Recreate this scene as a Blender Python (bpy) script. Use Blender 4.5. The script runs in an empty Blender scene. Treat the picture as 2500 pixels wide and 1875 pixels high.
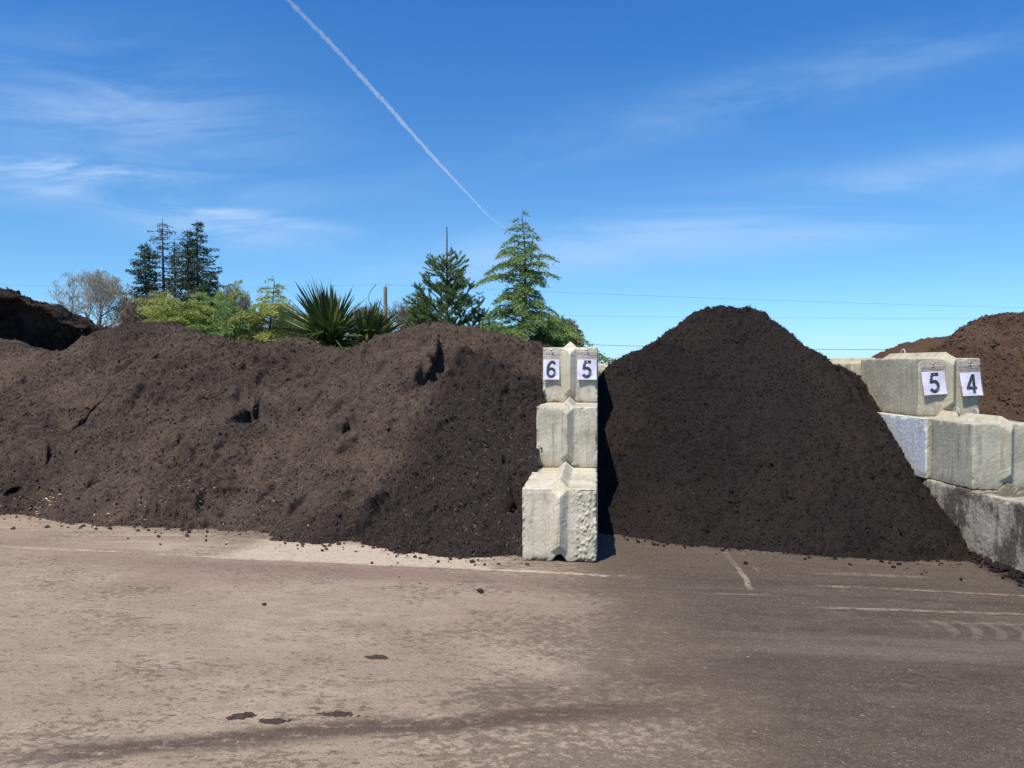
import bpy, math, random
import numpy as np
from mathutils import Vector, Matrix
R = math.radians
sc = bpy.context.scene
col = sc.collection
# ---------------------------------------------------------------- camera
F = 1850.0; U0, V0 = 1250.0, 937.5; CH = 1.63; PITCH = math.atan(45.5 / F)
cam_d = bpy.data.cameras.new('camera'); cam = bpy.data.objects.new('camera', cam_d); col.objects.link(cam)
cam.location = (0, 0, CH); cam.rotation_euler = (math.pi / 2 - PITCH, 0, 0)
cam_d.sensor_width = 36; cam_d.lens = 36 * F / 2500; cam_d.clip_end = 40000; cam_d.clip_start = 0.05
sc.camera = cam

def W(u, v, d):
    """point seen at photograph pixel (u,v), at distance y=d"""
    a = (u - U0) / F; b = -(v - V0) / F
    y = math.cos(PITCH) + b * math.sin(PITCH); z = -math.sin(PITCH) + b * math.cos(PITCH)
    return np.array([a * d / y, d, CH + z * d / y])
def K(u, v, d): return W(u * 1.1302, v * 1.1302, d)

# ---------------------------------------------------------------- light
SUN = Vector((-0.575 * math.cos(R(60)), -0.818 * math.cos(R(60)), math.sin(R(60)))).normalized()
sl = bpy.data.lights.new('sun', 'SUN'); sl.energy = 5.0; sl.angle = R(0.5); sl.color = (1.0, 0.91, 0.76)
so = bpy.data.objects.new('sun', sl); col.objects.link(so); so.rotation_euler = SUN.to_track_quat('Z', 'Y').to_euler()
sc.view_settings.view_transform = 'Standard'; sc.view_settings.look = 'None'; sc.view_settings.exposure = 0.2; sc.view_settings.gamma = 1
sc.cycles.volume_bounces = 3; sc.cycles.transparent_max_bounces = 24

# ---------------------------------------------------------------- node helper
class G:
    """small expression builder on a node tree"""
    def __init__(s, nt): s.nt = nt; s.n = nt.nodes; s.l = nt.links
    def inp(s, sock, v):
        if isinstance(v, E): s.l.new(v.s, sock)
        elif isinstance(v, bpy.types.NodeSocket): s.l.new(v, sock)
        else:
            if isinstance(v, (tuple, list)) and len(v) == 3 and sock.type == 'RGBA': v = (*v, 1)
            sock.default_value = v
    def m(s, op, *a):
        n = s.n.new('ShaderNodeMath'); n.operation = op
        for i, x in enumerate(a): s.inp(n.inputs[i], x)
        return E(s, n.outputs[0])
    def noise(s, vec, scale, detail=4, rough=0.55, sx=1, sy=1, sz=1, off=(0, 0, 0), dist=0.0, out=0):
        mp = s.n.new('ShaderNodeMapping'); mp.inputs['Scale'].default_value = (sx, sy, sz); mp.inputs['Location'].default_value = off
        s.inp(mp.inputs['Vector'], vec)
        n = s.n.new('ShaderNodeTexNoise'); n.inputs['Scale'].default_value = scale; n.inputs['Detail'].default_value = detail
        n.inputs['Roughness'].default_value = rough; n.inputs['Distortion'].default_value = dist
        s.l.new(mp.outputs[0], n.inputs['Vector']); return E(s, n.outputs[out])
    def voro(s, vec, scale, sx=1, sy=1, sz=1, feature='F1', out='Distance', rnd=1.0):
        mp = s.n.new('ShaderNodeMapping'); mp.inputs['Scale'].default_value = (sx, sy, sz); s.inp(mp.inputs['Vector'], vec)
        n = s.n.new('ShaderNodeTexVoronoi'); n.feature = feature; n.inputs['Scale'].default_value = scale
        s.l.new(mp.outputs[0], n.inputs['Vector']); return E(s, n.outputs[out])
    def step(s, x, a, b):
        n = s.n.new('ShaderNodeMapRange'); n.interpolation_type = 'SMOOTHSTEP'
        s.inp(n.inputs['Value'], x); s.inp(n.inputs['From Min'], a); s.inp(n.inputs['From Max'], b); return E(s, n.outputs[0])
    def mix(s, f, a, b, mode='MIX'):
        n = s.n.new('ShaderNodeMix'); n.data_type = 'RGBA'; n.blend_type = mode
        s.inp(n.inputs[0], f); s.inp(n.inputs[6], a); s.inp(n.inputs[7], b); return E(s, n.outputs[2])
    def bump(s, h, strength, dist, normal=None):
        n = s.n.new('ShaderNodeBump'); n.inputs['Strength'].default_value = strength; n.inputs['Distance'].default_value = dist
        s.inp(n.inputs['Height'], h)
        if normal is not None: s.inp(n.inputs['Normal'], normal)
        return E(s, n.outputs[0])
    def sep(s, v):
        n = s.n.new('ShaderNodeSeparateXYZ'); s.inp(n.inputs[0], v); return [E(s, o) for o in n.outputs]
    def attr(s, name):
        n = s.n.new('ShaderNodeAttribute'); n.attribute_name = name; return E(s, n.outputs['Fac'])
    def node(s, t, out=0, **kw):
        n = s.n.new(t)
        for k, v in kw.items(): setattr(n, k, v)
        return E(s, n.outputs[out])
class E:
    def __init__(s, g, sock): s.g = g; s.s = sock
    def __add__(s, o): return s.g.m('ADD', s, o)
    __radd__ = __add__
    def __sub__(s, o): return s.g.m('SUBTRACT', s, o)
    def __rsub__(s, o): return s.g.m('SUBTRACT', o, s)
    def __mul__(s, o): return s.g.m('MULTIPLY', s, o)
    __rmul__ = __mul__
    def __truediv__(s, o): return s.g.m('DIVIDE', s, o)
    def abs(s): return s.g.m('ABSOLUTE', s)
    def exp(s): return s.g.m('EXPONENT', s)
    def sat(s):
        n = s.g.m('ADD', s, 0.0); n.s.node.use_clamp = True; return n
    def mx(s, o): return s.g.m('MAXIMUM', s, o)
    def mn(s, o): return s.g.m('MINIMUM', s, o)
def mat(name, spec=0.3, rough=0.9):
    m = bpy.data.materials.new(name); m.use_nodes = True
    g = G(m.node_tree); b = m.node_tree.nodes['Principled BSDF']
    b.inputs['Roughness'].default_value = rough; b.inputs['Specular IOR Level'].default_value = spec
    return m, g, b

# ---------------------------------------------------------------- world
w = bpy.data.worlds.new('World'); sc.world = w; w.use_nodes = True
g = G(w.node_tree); bg = w.node_tree.nodes['Background']
sky = w.node_tree.nodes.new('ShaderNodeTexSky'); sky.sky_type = 'NISHITA'; sky.sun_disc = False
sky.sun_elevation = R(60); sky.sun_rotation = math.pi + math.atan2(0.575, 0.818); sky.altitude = 60
sky.air_density = 1.0; sky.dust_density = 0.1; sky.ozone_density = 3.0
hs = w.node_tree.nodes.new('ShaderNodeHueSaturation'); hs.inputs['Saturation'].default_value = 1.0; hs.inputs['Value'].default_value = 1.0
w.node_tree.links.new(sky.outputs[0], hs.inputs['Color'])
tc = w.node_tree.nodes.new('ShaderNodeTexCoord'); dx, dy, dz = g.sep(tc.outputs['Generated'])
yy = dy.mx(0.05); su = dx / yy; sw = dz / yy
cmb = w.node_tree.nodes.new('ShaderNodeCombineXYZ'); g.inp(cmb.inputs[0], su); g.inp(cmb.inputs[1], sw)
cv = E(g, cmb.outputs[0])
def blob(cu, cw, ru, rw, tilt=0.0):
    a = (su - cu); b = sw - cw - a * tilt
    return ((a / ru) * (a / ru) * -1.0 - (b / rw) * (b / rw)).exp()
st = g.noise(cv, 3.0, 6, 0.62, sx=1.0, sy=6.0, dist=0.8)
st2 = g.noise(cv, 2.0, 5, 0.6, sx=1, sy=3.2, off=(3, 1, 0), dist=1.2)
wisp = (blob(-0.57, 0.258, 0.10, 0.012, -0.03) * 0.85 + blob(-0.42, 0.205, 0.16, 0.009, -0.13) * 0.8 + blob(-0.38, 0.175, 0.12, 0.022, -0.12) * 0.55 +
        blob(-0.6, 0.24, 0.3, 0.03, -0.05) * 0.35 + blob(-0.5, 0.33, 0.2, 0.06, -0.1) * 0.32) * g.step(st, 0.36, 0.66)
veil = (blob(0.35, 0.215, 0.5, 0.03, 0.17) * 0.55 + blob(0.3, 0.162, 0.42, 0.022, 0.11) * 0.42 + blob(0.35, 0.36, 0.45, 0.035, 0.25) * 0.25 + blob(-0.6, 0.35, 0.25, 0.1, 0) * 0.22) * g.step(st2, 0.3, 0.68)
cf = ((wisp + veil) * g.step(sw, 0.02, 0.12) * g.step(dy, 0.0, 0.1)).sat()
tint = g.mix(g.step(sw, 0.0, 0.16), (0.58, 0.96, 1.50), (0.56, 0.96, 1.30)); tint = g.mix(g.step(sw, 0.14, 0.5), tint, (0.34, 0.90, 1.42))
skc = g.mix(1.0, hs.outputs[0], tint, 'MULTIPLY')
skc = g.mix(cf, skc, (4.6, 6.4, 9.0))
g.inp(bg.inputs['Color'], skc); bg.inputs['Strength'].default_value = 0.1
SKYHS = hs

# ---------------------------------------------------------------- helpers
def link(o, parent=None):
    col.objects.link(o)
    if parent is not None: o.parent = parent
    return o
def tag(o, label=None, cat=None, group=None, kind=None):
    if label: o['label'] = label
    if cat: o['category'] = cat
    if group: o['group'] = group
    if kind: o['kind'] = kind
    return o
def empty(name, loc, rz=0, label=None, cat=None, group=None):
    o = bpy.data.objects.new(name, None); o.location = [float(c) for c in loc]; o.rotation_euler = (0, 0, rz); o.empty_display_size = 0.2
    link(o); return tag(o, label, cat, group)
class MB:
    def __init__(s): s.v = []; s.f = []; s.mi = []; s.n = 0
    def add(s, verts, faces, mi=0):
        verts = np.asarray(verts, float).reshape(-1, 3); faces = np.asarray(faces, int)
        s.v.append(verts); s.f.append(faces + s.n); s.mi.append(np.full(len(faces), mi)); s.n += len(verts)
    def tube(s, pts, rad, n=5, mi=0, cap=False):
        pts = np.asarray(pts, float); k = len(pts)
        rad = np.broadcast_to(np.asarray(rad, float), (k,))
        t = np.gradient(pts, axis=0); t /= np.linalg.norm(t, axis=1)[:, None] + 1e-9
        up = np.array([0, 0, 1.0]) if abs(t[0][2]) < 0.9 else np.array([1.0, 0, 0])
        a = np.cross(t, up); a /= np.linalg.norm(a, axis=1)[:, None] + 1e-9; b = np.cross(t, a)
        th = np.arange(n) / n * 2 * math.pi
        ring = pts[:, None, :] + rad[:, None, None] * (np.cos(th)[None, :, None] * a[:, None, :] + np.sin(th)[None, :, None] * b[:, None, :])
        i = np.arange(k - 1)[:, None] * n; j = np.arange(n)[None, :]; j2 = (j + 1) % n
        fs = np.stack([i + j, i + j2, i + n + j2, i + n + j], -1).reshape(-1, 4)
        s.add(ring.reshape(-1, 3), fs, mi)
        if cap:
            for e, r0 in ((0, 0), (k - 1, (k - 1) * n)):
                c = pts[e]; vs = np.vstack([ring[e], c[None]])
                s.add(vs, [[q, (q + 1) % n, n, n] for q in range(n)], mi)
    def leaves(s, P, D, L, Wd, rng, mi=0, mid=0.4, curl=0.0):
        """diamond leaves at P in direction D"""
        P = np.asarray(P, float); D = np.asarray(D, float); D = D / (np.linalg.norm(D, axis=1)[:, None] + 1e-9); N = len(P)
        r = rng.normal(size=(N, 3)); sd = np.cross(D, r); sd /= np.linalg.norm(sd, axis=1)[:, None] + 1e-9
        L = np.broadcast_to(L, (N,))[:, None]; Wd = np.broadcast_to(Wd, (N,))[:, None]
        nm = np.cross(D, sd)
        q = np.stack([P, P + D * L * mid + sd * Wd / 2, P + D * L + nm * L * curl, P + D * L * mid - sd * Wd / 2], 1)
        s.add(q.reshape(-1, 3), np.arange(N * 4).reshape(-1, 4), mi)
    def box(s, lo, hi, mi=0):
        x0, y0, z0 = lo; x1, y1, z1 = hi
        s.add([(x0, y0, z0), (x1, y0, z0), (x1, y1, z0), (x0, y1, z0), (x0, y0, z1), (x1, y0, z1), (x1, y1, z1), (x0, y1, z1)],
              [(0, 3, 2, 1), (4, 5, 6, 7), (0, 1, 5, 4), (1, 2, 6, 5), (2, 3, 7, 6), (3, 0, 4, 7)], mi)
    def build(s, name, mats, parent=None, smooth=False, loc=None):
        v = np.vstack(s.v); fl = []; 
        me = bpy.data.meshes.new(name)
        tot = []; mi = []
        for f, m_ in zip(s.f, s.mi):
            if f.shape[1] == 4:
                bad = f[:, 3] == f[:, 2]
                if bad.any():
                    for row, b_, q in zip(f, bad, m_):
                        fl.append(row[:3] if b_ else row); tot.append(3 if b_ else 4); mi.append([q])
                    continue
            fl.append(f.reshape(-1)); tot.extend([f.shape[1]] * len(f)); mi.append(m_)
        idx = np.concatenate(fl).astype(np.int32); tot = np.array(tot, np.int32); mi = np.concatenate(mi).astype(np.int32)
        me.vertices.add(len(v)); me.vertices.foreach_set('co', v.astype(np.float32).ravel())
        me.loops.add(len(idx)); me.loops.foreach_set('vertex_index', idx)
        me.polygons.add(len(tot)); st_ = np.concatenate([[0], np.cumsum(tot)[:-1]]).astype(np.int32)
        me.polygons.foreach_set('loop_start', st_); me.polygons.foreach_set('loop_total', tot)
        me.polygons.foreach_set('material_index', mi)
        if smooth: me.polygons.foreach_set('use_smooth', np.ones(len(tot), bool))
        for m_ in (mats if isinstance(mats, (list, tuple)) else [mats]): me.materials.append(m_)
        me.update(); me.validate()
        o = bpy.data.objects.new(name, me)
        if loc is not None: o.location = loc
        return link(o, parent)

def h2(i, j, seed):
    n = (i.astype(np.int64) * 374761393 + j.astype(np.int64) * 668265263 + seed * 974634777) & 0x7fffffff
    n = ((n ^ (n >> 13)) * 1274126177) & 0x7fffffff
    n = ((n ^ (n >> 16)) * 668265263) & 0x7fffffff
    return (n ^ (n >> 15)) / 0x7fffffff
def vnoise(x, y, seed=0):
    i = np.floor(x); j = np.floor(y); fx = x - i; fy = y - j
    fx = fx * fx * fx * (fx * (fx * 6 - 15) + 10); fy = fy * fy * fy * (fy * (fy * 6 - 15) + 10)
    a = h2(i, j, seed); b = h2(i + 1, j, seed); c = h2(i, j + 1, seed); d = h2(i + 1, j + 1, seed)
    return (a * (1 - fx) + b * fx) * (1 - fy) + (c * (1 - fx) + d * fx) * fy - 0.5
def fbm(x, y, seed=0, o=4, g_=0.5):
    r = 0; a = 1.0
    for k in range(o):
        c, s_ = math.cos(k * 1.1), math.sin(k * 1.1)
        r = r + a * vnoise((x * c - y * s_) * 2.03 ** k, (x * s_ + y * c) * 2.03 ** k, seed + k * 17); a *= g_
    return r
def clods(x, y, s, p, seed, flat=0.8):
    """rounded lumps of size ~s: height field"""
    X = x / s; Y = y / s; i0 = np.floor(X); j0 = np.floor(Y); r = np.zeros_like(X)
    for di in (-1, 0, 1):
        for dj in (-1, 0, 1):
            i = i0 + di; j = j0 + dj
            cx = i + h2(i, j, seed); cy = j + h2(i, j, seed + 1)
            rad = 0.22 + 0.42 * h2(i, j, seed + 2) ** 1.5
            ang = h2(i, j, seed + 4) * 6.28; el = 0.7 + 0.5 * h2(i, j, seed + 5)
            ex = (X - cx) * np.cos(ang) + (Y - cy) * np.sin(ang); ey = -(X - cx) * np.sin(ang) + (Y - cy) * np.cos(ang)
            d2 = (ex * el) ** 2 + (ey / el) ** 2
            hgt = np.sqrt(np.maximum(0, rad * rad - d2)) * (h2(i, j, seed + 3) < p)
            r = np.maximum(r, hgt)
    return r * s * flat

# ---------------------------------------------------------------- ground
def ground_z(x, y):
    x = np.asarray(x, float)
    return -0.115 * np.clip((x - 0.9) / 3.1, 0, 1)
mg, g, b = mat('yard_surface', 0.15, 0.92)
pos = g.node('ShaderNodeNewGeometry'); x, y, z = g.sep(pos)
n1 = g.noise(pos, 0.7, 5, 0.6); n2 = g.noise(pos, 2.2, 6, 0.65, sx=0.45, off=(5, 2, 0)); n3 = g.noise(pos, 9, 6, 0.7, sx=0.5); n4 = g.noise(pos, 55, 4, 0.75)
n5 = g.noise(pos, 160, 3, 0.7); nst = g.noise(pos, 3.0, 6, 0.7, sx=0.25, sy=3.0, off=(9, 3, 0)); n6 = g.noise(pos, 22, 5, 0.7, sx=0.45, off=(3, 7, 0))
rgt = g.step(x + (n1 - 0.5) * 1.6 + (n2 - 0.5) * 1.2 - (y - 5.0) * -0.10, 0.0, 1.25)
c = g.mix(g.step(n2, 0.3, 0.7), (0.262, 0.196, 0.142), (0.372, 0.290, 0.213))
pink = g.step(g.noise(pos, 0.9, 3, 0.5, sx=0.5, off=(1, 8, 0)), 0.5, 0.66)
c = g.mix(pink * 0.42, c, (0.25, 0.162, 0.122))
c = g.mix((-1.0 * ((y + x * 0.175 - 5.72) * (y + x * 0.175 - 5.72)) / 0.05).exp() * 0.75 * g.step(x, -4.5, -2.5), c, (0.21, 0.135, 0.11))
cr = g.mix(g.step(nst, 0.3, 0.7), (0.057, 0.044, 0.034), (0.095, 0.076, 0.059))
cr = g.mix(g.step(y + (n1 - 0.5) * 2, 4.4, 3.2) * 0.7, cr, g.mix(g.step(n3, 0.35, 0.65), (0.056, 0.045, 0.035), (0.100, 0.081, 0.062)))
cr = g.mix(g.step(n6, 0.48, 0.75) * 0.30, cr, (0.17, 0.130, 0.098))
cr = g.mix(g.step(n1 + (n2 - 0.5) * 0.4, 0.5, 0.62) * 0.5, cr, (0.085, 0.062, 0.048))
# brighter scraped band and thin pale scrape lines on the right
band = g.step(y + x * 0.02 + (n3 - 0.5) * 0.1, 4.28, 4.38) * (1.0 - g.step(y + x * 0.02 + (n3 - 0.5) * 0.14, 4.62, 4.78)) * g.step(x + (n2 - 0.5) * 1.0, 0.9, 1.5)
cr = g.mix(band * (0.35 + 0.4 * g.step(nst, 0.4, 0.6)), cr, (0.140, 0.118, 0.092))
def hl(y0, k, x0, x1, wd, wob=0.06):
    q = (y - y0 - (x - x0) * k + (n2 - 0.5) * wob).abs()
    return (1.0 - g.step(q, wd * 0.4, wd)) * g.step(x, x0, x0 + 0.3) * (1.0 - g.step(x, x1 - 0.3, x1)) * g.step(n6, 0.38, 0.55)
lines = hl(5.22, 0.0, 2.0, 6, 0.03).mx(hl(5.75, -0.03, 2.2, 6, 0.028)).mx(hl(4.98, 0.01, 2.5, 6, 0.018) * 0.6).mx(hl(6.1, 0.02, 2.3, 3.5, 0.05) * 0.7).mx(hl(5.45, 0.02, 1.2, 2.1, 0.02) * 0.6)
vl = (1.0 - g.step((x - 1.80 - (y - 5.8) * 0.12 + (n2 - 0.5) * 0.12).abs(), 0.012, 0.03)) * g.step(y, 5.5, 5.75) * g.step(n6, 0.36, 0.5)
vl2 = (1.0 - g.step((x - 1.95 - (y - 5.8) * 0.12 + (n2 - 0.5) * 0.2).abs(), 0.005, 0.018)) * g.step(y, 5.6, 5.8) * g.step(n3, 0.5, 0.6)
cr = g.mix(lines.mx(vl).mx(vl2) * 0.75, cr, (0.34, 0.27, 0.20))
# tyre tread prints
tx = (x + (y - 4.9) * (y - 4.9) * 2.5) / 0.155; fr = tx - g.m('FLOOR', tx)
tread = g.step(fr, 0.1, 0.2) * (1.0 - g.step(fr, 0.5, 0.62)) * g.step(y, 4.66, 4.72) * (1.0 - g.step(y, 5.0, 5.05)) * g.step(x, 2.62, 2.75) * (1.0 - g.step(x, 4.3, 4.6)) * g.step(n3, 0.3, 0.55)
cr = g.mix(tread * 0.4, cr, (0.26, 0.21, 0.165))
patch = (((x - 2.25) * (x - 2.25)) / -0.10 - ((y - 4.02) * (y - 4.02)) / 0.006).exp() + (((x - 3.4) * (x - 3.4)) / -0.5 - ((y - 5.45) * (y - 5.45)) / 0.01).exp() * 0.5
cr = g.mix((patch * g.step(n6, 0.3, 0.6)).sat() * 0.75, cr, (0.035, 0.026, 0.022))
rgt2 = (rgt * 0.75 + g.step(rgt + (n6 - 0.5) * 1.6 + (n3 - 0.5) * 0.9, 0.35, 0.75) * 0.25).sat()
c = g.mix(rgt2, c, cr)
# brown film and spilled fines, thickest towards the toes of the heaps
toel = (6.1 - x * 0.47).mx(6.42); fl_ = g.step(y - toel + (n3 - 0.5) * 0.5 + (n2 - 0.5) * 0.5, -0.55, 0.05)
c = g.mix(fl_ * (0.35 + 0.5 * g.step(n6, 0.42, 0.6)), c, (0.105, 0.078, 0.058))
c = g.mix(g.step(n3 + (n2 - 0.5) * 0.8, 0.5, 0.68) * 0.38, c, (0.15, 0.112, 0.084))
nf = g.noise(pos, 30, 4, 0.72, sx=0.55, off=(6, 2, 0)); co_ = g.noise(pos, 1.8, 4, 0.65, sx=0.6, off=(8, 8, 0))
edge_ = ((x - 0.6) * (x - 0.6) / -0.7).exp() * 0.10 + g.step(y, 4.2, 2.8) * 0.06
c = g.mix(g.step(nf + (co_ - 0.5) * 0.55 + edge_, 0.555, 0.635) * 0.66, c, (0.105, 0.078, 0.058))
nc = g.noise(pos, 75, 3, 0.7, sx=0.7, off=(1, 5, 0)); c = g.mix(g.step(nc, 0.56, 0.66) * 0.45, c, g.mix(0.5, c, (0.04, 0.03, 0.02))); c = g.mix(g.step(nc, 0.42, 0.34) * 0.4, c, g.mix(0.45, c, (0.7, 0.6, 0.48)))
spill = g.step(x + (n3 - 0.5) * 0.3 - (y - 6.5) * 0.02, 3.98, 4.12) * g.step(y, 5.0, 5.6) * (1.0 - g.step(y, 7.2, 7.4))
c = g.mix(spill * 0.9, c, (0.035, 0.027, 0.024))
# pale bare strip along the toe of the bank
ye = y + (n3 - 0.5) * 0.10 + (n2 - 0.5) * 0.10 + x * 0.175; yw = y + (n3 - 0.5) * 0.5 + (n2 - 0.5) * 0.7 + x * 0.175
pal = g.step(ye, 5.965, 5.99) * (1.0 - g.step(yw, 6.55, 6.75)) * g.step(x + (n2 - 0.5) * 1.2, -2.6, -2.2) * (1.0 - g.step(x + (n3 - 0.5) * 1.5, -0.5, 0.1))
pal2 = (1.0 - g.step((ye - 5.99).abs(), 0.015, 0.035)) * g.step(x, -5.8, -3.6) * (1.0 - g.step(x, 0.6, 1.1)) * g.step(n6 + n2 * 0.6, 0.72, 0.84)
pal3 = g.step(ye, 6.05, 6.1) * (1.0 - g.step(yw, 6.75, 6.85)) * g.step(nst, 0.52, 0.62) * (1.0 - g.step(x, 0.2, 0.8))
c = g.mix((pal * (0.55 + 0.45 * g.step(n6, 0.35, 0.5))).mx(pal2).mx(pal3 * 0.4), c, (0.47, 0.385, 0.30))
# dark spilled tracks of mulch
q = y - 3.17 - (x + 1.92) * 0.145 + (n2 - 0.5) * 0.22
trk = (1.0 - g.step(q.abs(), 0.03, 0.13)) * g.step(x, -2.4, -1.7) * (1.0 - g.step(x, 0.3, 1.4))
q2 = y - 3.75 - (x - 0.2) * 0.25 + (n2 - 0.5) * 0.3
trk2 = (1.0 - g.step(q2.abs(), 0.05, 0.3)) * g.step(x, -0.6, 0.2) * (1.0 - g.step(x, 1.2, 2.2)) * 0.6
c = g.mix((trk.mx(trk2) * g.step(n6 + n4 * 0.3, 0.46, 0.64)).sat() * 0.92, c, (0.085, 0.060, 0.048))
blot = g.step(g.noise(pos, 5.5, 7, 0.75, sx=0.32, off=(2, 4, 0)), 0.585, 0.64) * (1.0 - g.step(y, 6.0, 6.4))
c = g.mix(blot * 0.6, c, (0.13, 0.095, 0.075))
spk = g.step(g.noise(pos, 26, 3, 0.6, sx=0.35, off=(7, 1, 0)), 0.635, 0.69)
c = g.mix(spk * 0.65, c, (0.075, 0.052, 0.042))
c = g.mix(g.step(n5, 0.50, 0.72) * 0.5, c, g.mix(0.4, c, (0.62, 0.52, 0.42)))
c = g.mix(g.step(n4, 0.52, 0.70) * 0.55, c, g.mix(0.62, c, (0.04, 0.028, 0.022)))
c = g.mix(g.step(g.noise(pos, 90, 2, 0.6, sx=0.6, off=(4, 4, 0)), 0.64, 0.70) * 0.7, c, (0.07, 0.05, 0.04))
grs = g.step(y + (n1 - 0.5) * 3, 13.5, 15)
c = g.mix(grs, c, (0.09, 0.11, 0.035))
g.inp(b.inputs['Base Color'], c)
g.inp(b.inputs['Normal'], g.bump(n4 * 0.6 + n5 * 0.4 + n6 * 1.2, 0.75, 0.012))
mb = MB()
xs = np.concatenate([[-9000, -800, -60], np.arange(-8, 8.01, 0.25), [60, 800, 9000]]); ys = np.concatenate([[-900, -60, -5], np.arange(0, 14.01, 0.25), [40, 300, 2500, 20000]])
Xg, Yg = np.meshgrid(xs, ys); Zg = ground_z(Xg, Yg) + 0.012 * fbm(Xg, Yg, 5, 3) * ((np.abs(Xg) < 8.1) & (Yg < 14.1) & (Yg >= 0))
nx_, ny_ = len(xs), len(ys)
ii = np.arange(ny_ - 1)[:, None] * nx_ + np.arange(nx_ - 1)[None, :]
mb.add(np.stack([Xg, Yg, Zg], -1), np.stack([ii, ii + 1, ii + nx_ + 1, ii + nx_], -1).reshape(-1, 4))
tag(mb.build('ground', mg, smooth=True), kind='structure')

# ---------------------------------------------------------------- mulch
def mulch(name, ca, cb, cd, red=0.0):
    m, g, b = mat(name, 0.12, 0.95)
    pos = g.node('ShaderNodeNewGeometry')
    a = g.noise(pos, 1.3, 5, 0.6); f = g.noise(pos, 38, 5, 0.75); e = g.noise(pos, 130, 3, 0.7); k = g.noise(pos, 7, 4, 0.65, off=(4, 4, 4))
    c = g.mix(g.step(a + (k - 0.5) * 0.7, 0.34, 0.68), ca, cb)
    c = g.mix(g.attr('dark'), c, cd)
    c = g.mix(g.step(f, 0.35, 0.7) * 0.5, c, g.mix(0.5, c, (0.0, 0.0, 0.0)))
    c = g.mix(g.step(e, 0.56, 0.74) * 0.42, c, g.mix(0.5, c, (0.36, 0.26, 0.20)))
    c = g.mix(g.step(e, 0.44, 0.30) * 0.5, c, (0.008, 0.006, 0.006))
    g.inp(b.inputs['Base Color'], c)
    g.inp(b.inputs['Normal'], g.bump(f * 0.7 + e * 0.45 + k * 0.6, 1.0, 0.022))
    return m
m_bank = mulch('dark_brown_mulch', (0.072, 0.053, 0.044), (0.118, 0.085, 0.066), (0.036, 0.028, 0.0255))
m_comp = mulch('black_compost', (0.0235, 0.0185, 0.0175), (0.032, 0.0245, 0.022), (0.019, 0.0155, 0.015))
m_blk = mulch('shade_dark_mulch', (0.026, 0.020, 0.018), (0.060, 0.043, 0.035), (0.02, 0.016, 0.015))  # far-left heap: shade of its cliff face put into a near-black colour
m_bark = mulch('reddish_bark', (0.078, 0.047, 0.032), (0.112, 0.070, 0.048), (0.04, 0.026, 0.019))
def fibre(name, ca, cb):
    m, g, b = mat(name, 0.2, 0.8)
    r = g.node('ShaderNodeNewGeometry', 'Random Per Island'); g.inp(b.inputs['Base Color'], g.mix(r, ca, cb)); return m
m_fib = fibre('bark_fibres', (0.11, 0.082, 0.06), (0.28, 0.21, 0.155))
m_fibd = fibre('dark_fibres', (0.035, 0.028, 0.025), (0.11, 0.09, 0.075))
m_fibr = fibre('red_fibres', (0.10, 0.05, 0.03), (0.40, 0.25, 0.15))
m_chip = fibre('pale_wood_chips', (0.42, 0.30, 0.16), (0.68, 0.55, 0.38))
ICO = None
def ico_pts():
    global ICO
    if ICO is None:
        import bmesh
        bm = bmesh.new(); bmesh.ops.create_icosphere(bm, subdivisions=2, radius=1)
        ICO = (np.array([v.co[:] for v in bm.verts]), np.array([[v.index for v in f.verts] for f in bm.faces])); bm.free()
    return ICO
def crumb(mb, p, r, rng, mi=0):
    V, Fc = ico_pts(); k = rng.normal(size=(4, 3)) * 1.6; ph = rng.random(4) * 6
    d = 1 + 0.16 * sum(np.sin(V @ k[q] + ph[q]) for q in range(4))
    v = V * d[:, None] * r * np.array([1, rng.uniform(.7, 1.1), rng.uniform(.55, .85)])
    a = rng.random() * 6.28; ca, sa = math.cos(a), math.sin(a)
    v = v @ np.array([[ca, sa, 0], [-sa, ca, 0], [0, 0, 1]])
    mb.add(v + np.asarray(p), Fc, mi)

def solve_surf(u, v, toe, slope):
    d = 8.0
    for _ in range(60):
        p = W(u, v, d); nd = float(toe(p[0])) + max(p[2], 0) / slope; d = 0.6 * d + 0.4 * nd
    p = W(u, v, d); return p
class Heap:
    """front face rises from a toe line at a given slope up to a crest line taken as real heights; beyond it falls away"""
    def __init__(s, toe_pts, crest_uv, slope, back=0.35, plateau=0.6):
        tp = np.array(toe_pts); s.tx = tp[:, 0]; s.ty = tp[:, 1]; s.slope = slope; s.back = back; s.pl = plateau
        s.toe = lambda x: np.interp(x, s.tx, s.ty)
        pts = sorted([tuple(solve_surf(u * 1.1302, v * 1.1302, s.toe, slope)) for u, v in crest_uv])
        pts = np.array(pts); s.cx = pts[:, 0]; s.cz = pts[:, 2]
        s.bl = []
    def at(s, u, v): return solve_surf(u * 1.1302, v * 1.1302, s.toe, s.slope)
    def blobs(s, L):
        for (u, v, sx, sy, amp, ang) in L:
            p = s.at(u, v); s.bl.append((p[0], p[1], sx, sy, amp * 1.5, ang))
    def z(s, x, y):
        cz = np.interp(x, s.cx, s.cz); cy = s.toe(x) + cz / s.slope
        front = (y - s.toe(x)) * s.slope
        backz = cz - np.maximum(0, y - cy - s.pl) * s.back
        k = 0.06; a = front; b_ = backz
        h = np.clip(0.5 + 0.5 * (b_ - a) / k, 0, 1); z = b_ * (1 - h) + a * h - k * h * (1 - h)
        for (bx, by, sx, sy, amp, ang) in s.bl:
            c_, s_ = math.cos(ang), math.sin(ang); ex = (x - bx) * c_ + (y - by) * s_; ey = -(x - bx) * s_ + (y - by) * c_
            z = z + amp * np.exp(-(ex / sx) ** 2 - (ey / sy) ** 2)
        return z
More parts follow.
